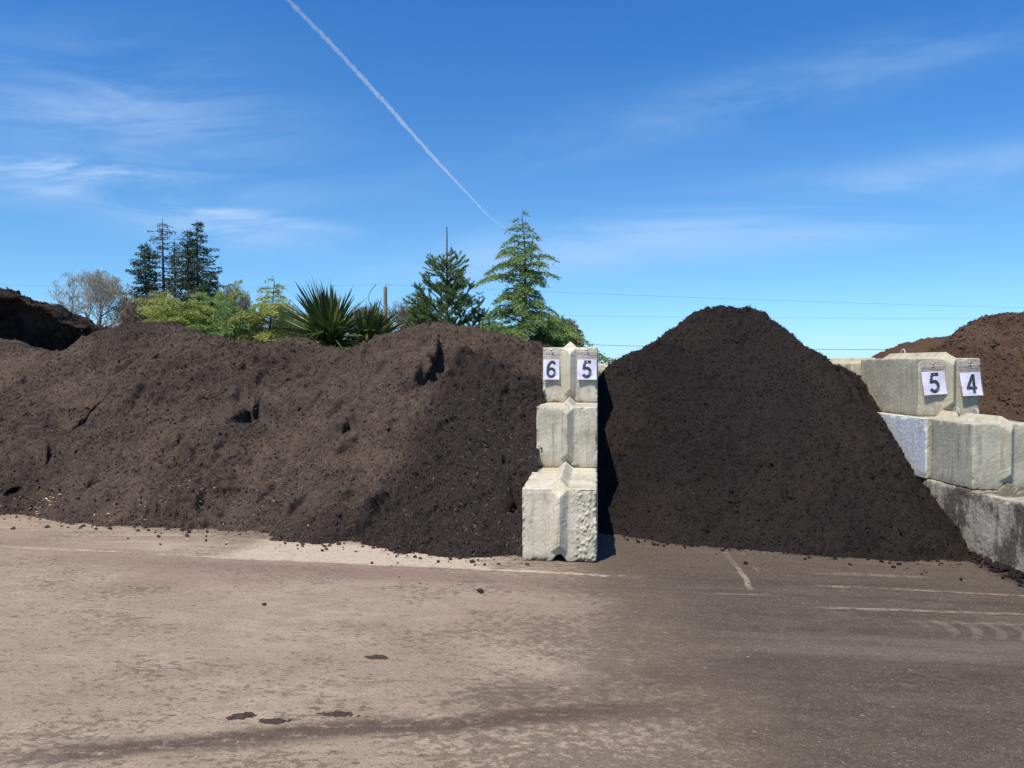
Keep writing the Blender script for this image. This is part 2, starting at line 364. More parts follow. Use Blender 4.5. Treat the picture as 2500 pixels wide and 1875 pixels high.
def heap_mesh(name, mats, X, Y, Z, seed, amp=1.0, dark=None, fibres=0, fl=(0.02, 0.06), crumbs=0, shear=0.0, gz=None, clod_p=0.5, fmask=None, rough=1.0, flakes=0, fsz=0.014, scarps=(), lump=1.0):
    ny, nx = X.shape; rng = np.random.default_rng(seed)
    # displacement along normals
    P = np.stack([X, Y, Z], -1)
    du = np.gradient(P, axis=1); dv = np.gradient(P, axis=0); N = np.cross(du, dv); N /= np.linalg.norm(N, axis=2)[..., None] + 1e-9
    s_ = np.maximum(0, Y) * 1.2
    wx = X + 0.05 * fbm(X * 9, s_ * 9, seed + 3, 3); wy = s_ + 0.05 * fbm(X * 9, s_ * 9, seed + 4, 3)
    pm = np.clip(fbm(X * 0.9, s_ * 0.9, seed + 9, 3) * 1.6 + 0.5, 0, 1)
    D = 0.09 * rough * fbm(X * 0.8, s_ * 0.8, seed, 3) + lump * 0.085 * fbm(X * 3.3, s_ * 3.3, seed + 50, 4, 0.55)
    rd = 1 - 2 * np.abs(fbm(X * 7, s_ * 7, seed + 70, 3)); D = D + 0.032 * (rd - 0.6) * (0.4 + 0.9 * pm)
    D = D + lump * (clods(wx, wy, 0.17, 0.12 * clod_p * 2, seed + 21, 0.5) * (0.1 + 1.1 * pm ** 2) + clods(wx, wy, 0.075, 0.3, seed + 31, 0.7) * (0.1 + 1.1 * pm ** 1.5) + clods(wx, wy, 0.036, 0.5, seed + 41, 0.6) * (0.4 + .7 * pm))
    cr_ = np.abs(fbm(wx * 4.5, wy * 8, seed + 80, 3)); D = D - 0.05 * lump * np.exp(-(cr_ / 0.035) ** 2) * np.clip(pm * 1.5 - 0.35 + fbm(X * 3, s_ * 3, seed + 81, 2), 0, 1)
    pt_ = clods(wx, wy, 0.30, 0.10, seed + 91, 1.0); D = D - 0.5 * lump * pt_ * (pm > 0.45)
    D = D + 0.011 * fbm(X * 36, s_ * 36, seed + 60, 2, 0.8)
    for (bx, by, ang, ln, amp_, w1, w2_) in scarps:      # slumped lips: a gentle rise and then a sheer drop
        c_, n_ = math.cos(ang), math.sin(ang); wv = 0.07 * fbm(X * 6, Y * 6, seed + 5, 3, .5)
        al = (X - bx) * n_ + (Y - by) * c_; ac = (X - bx) * c_ - (Y - by) * n_ + wv + 0.25 * al * al
        D = D + amp_ * np.exp(-(al / ln) ** 4) * (lambda k_: (1 - k_) * np.exp(np.minimum(ac, 0) / w1) - k_ * 0.7 * np.exp(-np.maximum(ac, 0) / w2_))(np.clip(ac / 0.035 + 0.5, 0, 1))
    P = P + N * (D * amp)[..., None]
    if shear: P[..., 0] += shear * np.maximum(0, P[..., 2] - 0.6)
    mb = MB(); ii = np.arange(ny - 1)[:, None] * nx + np.arange(nx - 1)[None, :]
    fs = np.stack([ii, ii + 1, ii + nx + 1, ii + nx], -1).reshape(-1, 4)
    zz = P[..., 2].ravel(); keep = (zz[fs] > (-0.25)).any(1) if gz is None else np.ones(len(fs), bool)
    mb.add(P.reshape(-1, 3), fs[keep]); nsm = int(keep.sum())
    flat = P.reshape(-1, 3); Nf = N.reshape(-1, 3)
    if flakes:
        # shreds and crumbs of the mulch itself, lying loose on the surface
        ok = np.where(flat[:, 2] > ground_z(flat[:, 0], 0) - 0.01)[0]; id_ = rng.choice(ok, flakes); id0 = id_; m_ = flakes
        n_ = Nf[id_]; p = flat[id_] + n_ * rng.uniform(-.004, .008, m_)[:, None] + rng.normal(size=(m_, 3)) * 0.008
        t1 = rng.normal(size=(m_, 3)); t1 -= n_ * (t1 * n_).sum(1)[:, None] * rng.uniform(.3, 1, m_)[:, None]; t1 /= np.linalg.norm(t1, axis=1)[:, None]
        t2 = np.cross(n_, t1) + rng.normal(size=(m_, 3)) * .45; t2 /= np.linalg.norm(t2, axis=1)[:, None]; t3 = np.cross(t1, t2)
        sz = fsz * rng.lognormal(0, .5, m_); a = (sz * rng.uniform(.9, 1.9, m_))[:, None]; b_ = (sz * rng.uniform(.45, .95, m_))[:, None]; c_ = (sz * rng.uniform(.2, .6, m_))[:, None]
        oc = np.stack([p + t1 * a, p + t2 * b_, p - t1 * a * .8, p - t2 * b_, p + t3 * c_, p - t3 * c_], 1)
        tri = np.array([(0, 1, 4), (1, 2, 4), (2, 3, 4), (3, 0, 4), (1, 0, 5), (2, 1, 5), (3, 2, 5), (0, 3, 5)])
        mb.add(oc.reshape(-1, 3), (np.arange(m_)[:, None, None] * 6 + tri[None]).reshape(-1, 3))
    if fibres:
        ok = np.where(flat[:, 2] > ground_z(flat[:, 0], 0) + 0.01)[0]
        if fmask is not None:
            pr = fmask.ravel()[ok]; ok = ok[rng.random(len(ok)) < pr]
        id_ = rng.choice(ok, fibres); p = flat[id_] + Nf[id_] * 0.006 + rng.normal(size=(fibres, 3)) * 0.006
        d = rng.normal(size=(fibres, 3)); d -= Nf[id_] * (d * Nf[id_]).sum(1)[:, None] * 0.85
        mb.leaves(p, d, rng.uniform(*fl, fibres), rng.uniform(0.0018, 0.0048, fibres), rng, mi=1, mid=0.5)
    dk = np.zeros(mb.n)
    if dark is not None: dk[:nx * ny] = dark.ravel()
    if crumbs:
        # loose crumbs at the toe
        for _ in range(crumbs):
            j = rng.integers(0, nx); colz = P[:, j, 2] - ground_z(P[:, j, 0], 0); i = int(np.argmax(colz > 0))
            if i == 0 and colz[0] < 0: continue
            r = 0.004 + 0.017 * rng.random() ** 5
            px = P[i, j, 0] + rng.normal() * 0.03; py = P[i, j, 1] - abs(rng.normal()) ** 1.7 * 0.12 + 0.05
            crumb(mb, (px, py, float(ground_z(px, 0)) + r * 0.5), r, rng)
    dk2 = np.zeros(mb.n); dk2[:len(dk)] = dk
    if flakes and dark is not None: dk2[nx * ny:nx * ny + flakes * 6] = np.repeat(dark.ravel()[id0], 6)
    o = mb.build(name, mats, smooth=True)
    sm = np.zeros(len(o.data.polygons), bool); sm[:nsm] = True; o.data.polygons.foreach_set('use_smooth', sm)
    at = o.data.attributes.new('dark', 'FLOAT', 'POINT'); at.data.foreach_set('value', dk2[:len(o.data.vertices)].astype(np.float32))
    return o, P

WY = math.atan(0.113)            # yaw of the centre wall
def wall_left(y): return 0.704 - 0.615 + 0.113 * (y - 6.23)
# ---- long bank in bay 6
toe6 = [(-7.5, 8.7), (-5.6, 8.28), (-4.24, 7.70), (-3.25, 7.56), (-2.5, 7.38), (-1.9, 7.02), (-1.4, 6.72), (-0.96, 6.55), (-0.42, 6.47), (0.11, 6.42), (1.0, 6.38)]
cr6 = [(-120, 720), (0, 738), (60, 752), (130, 768), (165, 745), (210, 722), (290, 700), (345, 702), (390, 715), (440, 728), (500, 736), (560, 740), (600, 732), (640, 730), (690, 741), (740, 748), (775, 745), (800, 722), (860, 707), (950, 699), (1010, 711), (1080, 735), (1150, 752), (1178, 757), (1260, 775)]
H6 = Heap(toe6, cr6, 0.66, back=0.4, plateau=0.35)
H6.blobs([(350, 830, 0.9, 0.7, 0.16, 0.2), (190, 890, 0.16, 0.5, -0.16, -0.7), (60, 1010, 0.12, 0.35, -0.17, -0.5), (120, 960, 0.14, 0.4, -0.15, -0.6),
          (10, 930, 0.6, 0.6, 0.14, 0), (640, 880, 0.7, 0.9, -0.07, 0), (1005, 800, 0.30, 0.16, 0.13, -0.35), (1075, 830, 0.35, 0.10, 0.12, -0.4), (950, 770, 0.2, 0.25, 0.10, 0),
          (952, 800, 0.09, 0.13, -0.20, -0.3), (545, 878, 0.13, 0.12, -0.22, 0), (512, 868, 0.16, 0.12, 0.10, 0), (750, 905, 0.035, 0.09, -0.12, 0),
          (830, 990, 0.5, 0.7, -0.05, -0.6), (990, 1020, 0.5, 0.8, 0.10, 0), (770, 1110, 0.8, 0.3, 0.06, 0), (400, 1090, 0.7, 0.25, 0.07, 0), (860, 830, 0.35, 0.5, 0.08, -0.5),
          (690, 1080, 0.2, 0.12, -0.08, 0), (505, 1060, 0.15, 0.1, -0.08, 0), (190, 1045, 0.07, 0.06, -0.1, 0), (1105, 1080, 0.08, 0.12, -0.12, 0), (940, 865, 0.12, 0.06, -0.10, 0), (500, 945, 0.9, 0.5, 0.05, 0)])
ys = np.concatenate([np.arange(6.1, 12.0, 0.0145), np.arange(12.05, 15, 0.08)])
tt = np.concatenate([np.linspace(0, .255, 90, endpoint=False), np.linspace(.255, 1, 540)])
Y = np.repeat(ys[:, None], len(tt), 1); xr = wall_left(Y) + 0.03; X = -9.8 + (xr + 9.8) * tt[None, :]
Z = H6.z(X, Y)
def sc6(u, v, ang, ln, a_, w1=0.25, w2_=0.12):
    p = H6.at(u, v); return (p[0], p[1], ang, ln, a_, w1, w2_)
scarp6 = [sc6(938, 790, 0.25, 0.30, 0.13, .3, .15), sc6(536, 888, 0.35, 0.22, 0.14, .22, .18), sc6(205, 880, 0.75, 0.30, 0.10, .3, .10), sc6(130, 955, 0.7, 0.25, 0.11, .3, .12), sc6(58, 1015, 0.55, 0.28, 0.14, .3, .12),
          sc6(749, 905, 0.0, 0.11, 0.09, .12, .06), sc6(190, 1045, 0.3, 0.08, 0.09, .1, .06), sc6(820, 800, 0.3, 0.12, 0.08, .15, .08), sc6(440, 1100, 0.2, 0.08, 0.07, .1, .06), sc6(270, 790, .9, .2, .09, .2, .1), sc6(1100, 1085, .2, .14, .08, .1, .07), sc6(640, 1090, .6, .12, .07, .12, .08)]
rs_ = np.random.default_rng(3)
for _ in range(46):
    u_, v_ = rs_.uniform(-60, 1120), rs_.uniform(745, 1120)
    p_ = H6.at(u_, v_); k_ = rs_.random()
    scarp6.append((p_[0], p_[1], rs_.uniform(-1.0, 1.25), 0.05 + 0.20 * k_ * k_, 0.03 + 0.06 * rs_.random() * (0.5 + k_), rs_.uniform(.06, .25), rs_.uniform(.04, .10)))
# fresh darker fan of compost tipped over the right part of the bank
cxf = -0.30 - (Y - 9.0) * 0.0
fan = 1 / (1 + np.exp(-((X + 0.75 + (Y - 8.6) * -0.42) + 0.22 * fbm(X * 2, Y * 2, 8, 3)) / 0.09)) * (1 / (1 + np.exp((Y - 8.95 + 0.35 * np.abs(X + 0.55) + 0.25 * fbm(X * 3, Y * 3, 9, 3)) / 0.07)))
wet = 1.3 * np.exp(-((X - H6.at(1080, 835)[0]) / 0.55) ** 2 - ((Y - H6.at(1080, 835)[1] + 0.35 * (X - H6.at(1080, 835)[0])) / 0.22) ** 2)
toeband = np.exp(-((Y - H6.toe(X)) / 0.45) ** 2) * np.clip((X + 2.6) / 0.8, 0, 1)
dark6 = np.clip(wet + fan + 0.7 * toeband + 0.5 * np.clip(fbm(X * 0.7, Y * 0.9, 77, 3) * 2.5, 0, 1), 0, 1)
fm = np.clip(1.0 - 0.75 * dark6 + 0.2, 0.15, 1) * (0.4 + 0.8 * np.clip(fbm(X * 1.1, Y * 1.1, 91, 3) + 0.5, 0, 1))
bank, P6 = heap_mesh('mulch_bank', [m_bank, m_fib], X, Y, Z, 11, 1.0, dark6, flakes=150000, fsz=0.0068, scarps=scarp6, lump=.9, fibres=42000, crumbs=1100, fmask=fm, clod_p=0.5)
tag(bank, 'long lumpy bank of brown shredded bark mulch left of the block stack marked 6', 'mulch heap')

# ---- black cone heap in bay 5
toe5 = [(0.2, 7.2), (0.95, 7.03), (1.9, 6.92), (2.9, 6.78), (3.7, 6.70), (3.95, 6.80), (4.15, 7.02), (4.4, 7.2), (5, 7.4)]
cr5 = [(1230, 880), (1300, 792), (1330, 772), (1380, 748), (1430, 722), (1470, 695), (1500, 676), (1530, 662), (1560, 655), (1610, 657), (1645, 668), (1670, 690), (1700, 704), (1722, 720), (1745, 742), (1800, 775), (1855, 806), (1890, 850)]
H5 = Heap(toe5, cr5, 0.74, back=0.6, plateau=0.1)
H5.blobs([(1330, 1000, 0.25, 0.9, -0.10, 0.1), (1640, 900, 0.8, 0.7, 0.06, 0), (1500, 1110, 0.5, 0.2, 0.05, 0), (1850, 1150, 0.7, 0.2, 0.06, 0), (1620, 690, 0.3, 0.2, 0.04, 0), (2060, 1150, 0.12, 0.3, 0.05, 0)])
ys = np.concatenate([np.arange(6.3, 11.3, 0.0125), np.arange(11.35, 14, 0.08)]); xs = np.arange(0.55, 4.75, 0.0125)
X, Y = np.meshgrid(xs, ys); X = X + 0.113 * (Y - 7) * np.clip((2.0 - X) / 1.4, 0, 1)
Z = H5.z(X, Y) - 0.03
gap = np.clip((X - (wall_left(Y) + 0.62)) / 0.55, 0, 1); Z = Z - 0.22 * (1 - gap) ** 2 * np.clip((9.6 - Y) / 2, 0, 1)
comp, P5 = heap_mesh('compost_heap', [m_comp, m_fibd], X, Y, Z, 29, 0.92, np.clip(fbm(X, Y, 3, 3) * 2, 0, 1), flakes=85000, fsz=0.0058, fibres=6000, fl=(0.012, 0.035), crumbs=420, clod_p=0.35, rough=0.35, lump=.55)
tag(comp, 'tall black cone of compost between the two block walls marked 5', 'compost heap')

# ---- undercut heap at far left
sil = np.array([(-260, 640), (-150, 628), (0, 634), (40, 640), (62, 652), (98, 654), (118, 672), (132, 690), (160, 697), (196, 704), (208, 716), (235, 719), (262, 724), (290, 745), (320, 790)], float)
yl = 12.3; sp = np.array([K(u, v, yl) for u, v in sil]); xs = np.linspace(sp[0, 0], sp[-1, 0], 330); zt = np.interp(xs, sp[:, 0], sp[:, 2]) - 0.04
n1 = 60; n2_ = 90
rows = []
for t in np.linspace(1, 0, n1, endpoint=False):    # top, from the back to the lip
    rows.append(np.stack([xs - 0.25 * t, np.full_like(xs, yl + 2.4 * t), zt - 0.25 * t * t * 2.4 + 0.02], -1))
for t in np.linspace(0, 1, n2_):                   # overhanging face, from the lip down
    hgt_ = (zt - 0.9) * t; rows.append(np.stack([xs - 0.30 * hgt_, yl + 0.75 * hgt_ ** 0.8 + 0.25 * vnoise(xs * 1.7, xs * 0 + t * 2, 6), zt - hgt_], -1))
G3 = np.array(rows)[::-1].copy()
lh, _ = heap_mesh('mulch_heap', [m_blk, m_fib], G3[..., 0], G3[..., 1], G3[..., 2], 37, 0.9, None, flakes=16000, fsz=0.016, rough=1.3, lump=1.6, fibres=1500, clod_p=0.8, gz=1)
tag(lh, 'dug out mulch heap with a shaded overhanging cliff at the far left behind the bank', 'mulch heap')

# ---- reddish bark heap in bay 4 and a lower one behind it
toe4 = [(3, 6.9), (5, 6.6), (6, 6.3), (12, 6.0)]
cr4 = [(1990, 800), (2030, 765), (2075, 742), (2105, 722), (2130, 703), (2160, 688), (2190, 681), (2230, 677), (2300, 675), (2420, 720), (2600, 800)]
H4 = Heap(toe4, cr4, 0.60, back=0.5, plateau=0.4)
ys = np.arange(6.2, 13.5, 0.028); tt = np.linspace(0, 1, 230)
Y = np.repeat(ys[:, None], len(tt), 1); xl = 4.62 + (Y - 7) * -0.027; X = xl + (10.5 - xl) * tt[None, :]
Z = H4.z(X, Y)
hb, _ = heap_mesh('bark_heap', [m_bark, m_fibr], X, Y, Z, 43, 0.9, None, lump=.7, flakes=60000, fsz=0.010, fibres=9000, fl=(0.02, 0.07), crumbs=0, rough=0.7)
tag(hb, 'reddish brown bark heap right of the upper block marked 4', 'bark heap')
toeb = [(3, 12.0), (12, 11.5)]
Hb = Heap(toeb, [(1700, 840), (1880, 800), (1912, 771), (1940, 756), (1975, 742), (2010, 733), (2050, 728), (2098, 722), (2150, 721), (2260, 724), (2500, 800)], 0.55, back=0.4, plateau=0.4)
ys = np.arange(11.5, 19, 0.05); xs = np.arange(4.6, 11.5, 0.04); X, Y = np.meshgrid(xs, ys); Z = Hb.z(X, Y)
hb2, _ = heap_mesh('bark_heap', [m_bark, m_fibr], X, Y, Z, 53, 0.8, None, fibres=2500, fl=(0.03, 0.08), rough=0.5)
tag(hb2, 'low reddish bark ridge farther back behind the wall, left of the taller bark heap', 'bark heap')

Hc = Heap([(0, 26.8), (40, 26.8)], [(1760, 800), (1790, 786), (1815, 779), (1840, 777), (1862, 776), (1890, 779), (1930, 785), (1990, 800)], 0.6, back=0.5, plateau=0.5)
X, Y = np.meshgrid(np.arange(12, 21, 0.07), np.arange(26.6, 31, 0.07)); hb3, _ = heap_mesh('bark_heap', [m_bark, m_fibr], X, Y, Hc.z(X, Y), 63, 0.7, None, rough=0.5)
tag(hb3, 'small distant reddish mound showing over the far wall right of the black heap', 'bark heap')

# ---- pale chips on the toe of the bank
rng = np.random.default_rng(5); mb = MB()
def surf6(u, v):
    p = K(u, v, 8.0); best = None
    p = H6.at(u, v); j = np.argmin((P6[..., 0] - p[0]) ** 2 + (P6[..., 1] - p[1]) ** 2); return P6.reshape(-1, 3)[j]
def chip_cluster(u, v, su_, sv_, n, s0=0.02, s1=0.05):
    c0 = surf6(u, v); a = np.array(P6[::1, ::1]).reshape(-1, 3)
    for _ in range(n):
        px = c0[0] + rng.normal() * su_; py = c0[1] + rng.normal() * sv_
        j = np.argmin((a[:, 0] - px) ** 2 + (a[:, 1] - py) ** 2); q = a[j].copy(); q[2] = max(q[2], 0.0) + 0.006
        L = rng.uniform(s0, s1); th = rng.random() * 6.28; w_ = L * rng.uniform(0.15, 0.5); t_ = 0.004
        d = np.array([math.cos(th), math.sin(th), rng.normal() * 0.3]); e = np.array([-d[1], d[0], rng.normal() * 0.2]); n_ = np.cross(d, e)
        cs = [q + sx * d * L / 2 + sy * e * w_ / 2 * (1 if sx < 0 else .6) + sz * n_ * t_ for sz in (0, 1) for sx, sy in ((-1, -1), (1, -1), (1, 1), (-1, 1))]
        mb.add(cs, [(0, 3, 2, 1), (4, 5, 6, 7), (0, 1, 5, 4), (1, 2, 6, 5), (2, 3, 7, 6), (3, 0, 4, 7)])
chip_cluster(100, 1088, 0.10, 0.10, 34); chip_cluster(30, 1060, 0.25, 0.2, 14, 0.01, 0.03); chip_cluster(370, 1115, 0.45, 0.15, 40, 0.01, 0.035)
chip_cluster(480, 1085, 0.5, 0.25, 34, 0.01, 0.035); chip_cluster(700, 1120, 0.5, 0.2, 6, 0.01, 0.03)
tag(mb.build('wood_chips', m_chip), 'pale wood chips scattered over the foot of the brown bank', 'wood chips', kind='stuff')
mb = MB(); rng = np.random.default_rng(6)
N = 4500; px = rng.uniform(-4.5, 5, N); py = rng.uniform(2.4, 6.9, N) ; keep = np.abs(px) < py * 0.75; px = px[keep]; py = py[keep]
P = np.stack([px, py, ground_z(px, py) + 0.007], -1); D = rng.normal(size=P.shape); D[:, 2] *= 0.1
mb.leaves(P, D, 0.006 + 0.022 * rng.random(len(P)) ** 2, rng.uniform(0.0015, 0.004, len(P)), rng, mid=0.5)
m_lit = fibre('litter_bits', (0.07, 0.05, 0.04), (0.42, 0.33, 0.24))
tag(mb.build('yard_litter', m_lit), 'fine bark shreds and splinters littering the yard surface', 'litter', kind='stuff')
mb = MB()
for _ in range(260):
    yq = rng.uniform(5.5, 7.0); xq = 4.24 - (yq - 6.2) * 0.02 - abs(rng.normal()) * 0.075 - .02; crumb(mb, (xq, yq, float(ground_z(xq, 0)) + 0.006 + max(0, .03 - (4.2 - xq) * .3)), 0.006 + 0.02 * rng.random() ** 2, rng)
tag(mb.build('spilled_compost', m_comp, smooth=True), 'black crumbs of compost spilled along the foot of the mossy block', 'spilled compost', kind='stuff')
# individual clods lying on the yard
m_clod = mulch('clod_soil', (0.045, 0.03, 0.025), (0.07, 0.045, 0.036), (0.03, 0.02, 0.02))
def gpt(u, v):
    k = 1.1302; z0 = 0.0
    for _ in range(5):
        b_ = -(v * k - V0) / F; yy_ = math.cos(PITCH) + b_ * math.sin(PITCH); zz_ = -math.sin(PITCH) + b_ * math.cos(PITCH)
        d = (z0 - CH) * yy_ / zz_; p = W(u * k, v * k, d); z0 = float(ground_z(p[0], p[1]))
    return p
clodl = [(1039, 1280, 0.022, 'lone dark clod on the bare yard well in front of the block stack'),
         (849, 1188, 0.020, 'rightmost round dark clod on the pale strip below the bank'),
         (817, 1184, 0.015, 'small dark clod on the pale strip, second from the right in its row'),
         (701, 1181, 0.014, 'leftmost small dark clod on the pale strip below the bank'),
         (790, 1176, 0.016, 'dark clod at the toe of the bank just above the pale strip'),
         (950, 1190, 0.013, 'dark clod at the toe of the bank midway to the block stack'),
         (570, 1308, 0.016, 'crumbly dark clod in the middle of the tan yard on the left')]
for (u, v, r, lab) in clodl:
    mb = MB(); p = gpt(u, v); crumb(mb, (0, 0, r * 0.6), r, rng)
    for _ in range(5): crumb(mb, (rng.normal() * r * .6, rng.normal() * r * .5, r * rng.uniform(.3, .9)), r * rng.uniform(.3, .55), rng)
    o = mb.build('soil_clod', m_clod, smooth=True, loc=p); tag(o, lab, 'clod', 'loose clods on the yard')
m_pat = mulch('trodden_mulch', (0.085, 0.062, 0.050), (0.13, 0.095, 0.075), (0.05, 0.04, 0.03))
# flattened patches of trodden mulch in the foreground
for (u, v, sx, sy, lab) in [(522, 1547, .045, .03, 'round flat patch of trodden mulch at left of the foreground pair'), (592, 1559, .05, .025, 'small flat patch of trodden mulch beside the round one in the foreground'),
                       (737, 1544, .075, .035, 'largest dark flat patch of trodden mulch in the foreground'), (970, 1543, .035, .03, 'faint flat patch of mulch in the foreground left of centre'),
                       (815, 1420, .07, .02, 'thin dark smear of mulch in the middle of the yard')]:
    mb = MB(); p = gpt(u, v); rr = 9
    for _ in range(90):
        a = rng.random() * 6.28; q = rng.random() ** 0.75; lb = 1 + .35 * math.sin(a * 2 + u) + .25 * math.sin(a * 5 + v); x_ = math.cos(a) * q * sx * lb; y_ = math.sin(a) * q * sy * lb; r = rng.uniform(.008, .016) * (1.1 - .5 * q)
        V_, F_ = ico_pts(); v_ = V_ * np.array([r * 1.3, r * 1.0, r * .25]) * (1 + .15 * rng.normal(size=(len(V_), 1))); mb.add(v_ + np.array([x_, y_, r * .2]), F_)
    tag(mb.build('mulch_patch', m_pat, smooth=True, loc=p), lab, 'mulch patch', 'flat mulch patches on the yard')

# ---------------------------------------------------------------- concrete blocks
def concrete(name, light, mid, darkc, streak=0.3, moss=0.0, pit=0.4, seed=0, wash=False):
    m, g, b = mat(name, 0.2, 0.9)
    pos = g.node('ShaderNodeTexCoord', 'Object'); off = (seed * 3.1, seed * 1.7, seed * 0.9)
    a = g.noise(pos, 3.2, 6, 0.65, off=off); s_ = g.noise(pos, 7, 5, 0.6, sx=2.0, sy=2.0, sz=0.22, off=off); f = g.noise(pos, 70, 4, 0.75, off=off); sp = g.noise(pos, 22, 4, 0.7, off=off)
    c = g.mix(g.step(a, 0.35, 0.68), light, mid)
    c = g.mix(g.step(s_, 0.5, 0.72) * streak, c, darkc)
    c = g.mix(g.step(sp, 0.56, 0.72) * 0.5, c, g.mix(0.5, light, (0.9, 0.88, 0.8)))
    vo = g.voro(pos, 34, feature='F1'); hole = (1.0 - g.step(vo, 0.04, 0.17)) * g.step(g.noise(pos, 5, 3, 0.6, off=(off[1], 4, 2)), 0.42, 0.62)
    c = g.mix(hole * pit, c, (0.16, 0.14, 0.11))
    c = g.mix(g.step(f, 0.52, 0.68) * 0.45, c, darkc); c = g.mix(g.step(f, 0.42, 0.30) * 0.4, c, (0.72, 0.69, 0.60))
    f2 = g.noise(pos, 30, 6, 0.8, off=(off[2], off[0], 1)); c = g.mix(g.step(f2, 0.60, 0.66) * 0.55, c, g.mix(0.6, darkc, (0.10, 0.08, 0.05)))
    px_, _, pz = g.sep(pos)
    if wash: c = g.mix(1.0 - g.step(px_ + (sp - 0.5) * 0.05, -0.335, -0.31), c, g.mix(g.step(sp, 0.3, 0.7), (0.50, 0.52, 0.54), (0.60, 0.62, 0.65)))
    c = g.mix(g.step(g.noise(pos, 13, 5, 0.7, sz=0.5, off=(off[2], 2, 7)), 0.53, 0.68) * 0.45, c, darkc)
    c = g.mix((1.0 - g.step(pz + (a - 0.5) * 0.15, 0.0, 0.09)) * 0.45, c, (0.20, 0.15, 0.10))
    if moss:
        mo = g.noise(pos, 3.0, 9, 0.74, sx=1, sy=1.0, sz=0.7, off=(2.3, 1.1, 5))
        c = g.mix(g.step(mo, 0.38, 0.55) * 0.6 * moss, c, (0.17, 0.14, 0.10)); c = g.mix(g.step(mo, 0.49, 0.57) * 0.8 * moss, c, (0.045, 0.038, 0.03))
    g.inp(b.inputs['Base Color'], c)
    g.inp(b.inputs['Normal'], g.bump(f * 0.9 + sp * 0.7 - hole * 1.5, 0.85, 0.006))
    return m
RR, RW = 0.07, 0.072
def block_raw(w, l, h=0.61):
    """interlocking block: ridge along the top, upright ridge on the end, groove underneath. origin bottom centre of the front"""
    import bmesh
    mb = MB(); w2 = w / 2
    # body cross-section with groove (extruded along y)
    gz, gw = 0.075, 0.072
    sec = [(-w2, 0), (-.066, 0), (-.012, .062), (.012, .062), (.066, 0), (w2, 0), (w2, h), (RW, h), (-RW, h), (-w2, h)]
    n = len(sec); vs = [(x, 0, z) for x, z in sec] + [(x, l, z) for x, z in sec]
    V = list(vs); Fc = []
    for i in range(n):
        j = (i + 1) % n
        if i == 7: continue
        Fc.append((i, j, n + j, n + i))
    def v(x, y, z): V.append((x, y, z)); return len(V) - 1
    T0 = v(0, RR, h + RR); T1 = v(0, l - RR, h + RR); B = v(0, -RR, h - RR)
    C = v(0, -RR, 0.150); 
    L0, R0, L1, R1 = 8, 7, n + 8, n + 7          # ridge base corners
    Fc += [(L0, L1, T1, T0), (R0, T0, T1, R1), (L1, R1, T1), (L0, T0, R0, B)]
    gl = v(-.07, 0, gz); gr = v(.07, 0, gz)
    Fc += [(L0, B, C, gl), (R0, gr, C, B), (gl, C, 2), (2, C, 3), (3, C, gr)]
    # front faces left and right
    Fc += [(0, 9, 8, gl, 2, 1), (5, 4, 3, gr, 7, 6)]
    # back
    Fc += [(n + 0, n + 1, n + 2, n + 8, n + 9), (n + 5, n + 6, n + 7, n + 3, n + 4), (n + 2, n + 3, n + 7, n + 8)]
    me = bpy.data.meshes.new('raw'); me.from_pydata(V, [], Fc); me.update()
    bm = bmesh.new(); bm.from_mesh(me); bmesh.ops.recalc_face_normals(bm, faces=bm.faces); bm.to_mesh(me); bm.free()
    return me
dg = None
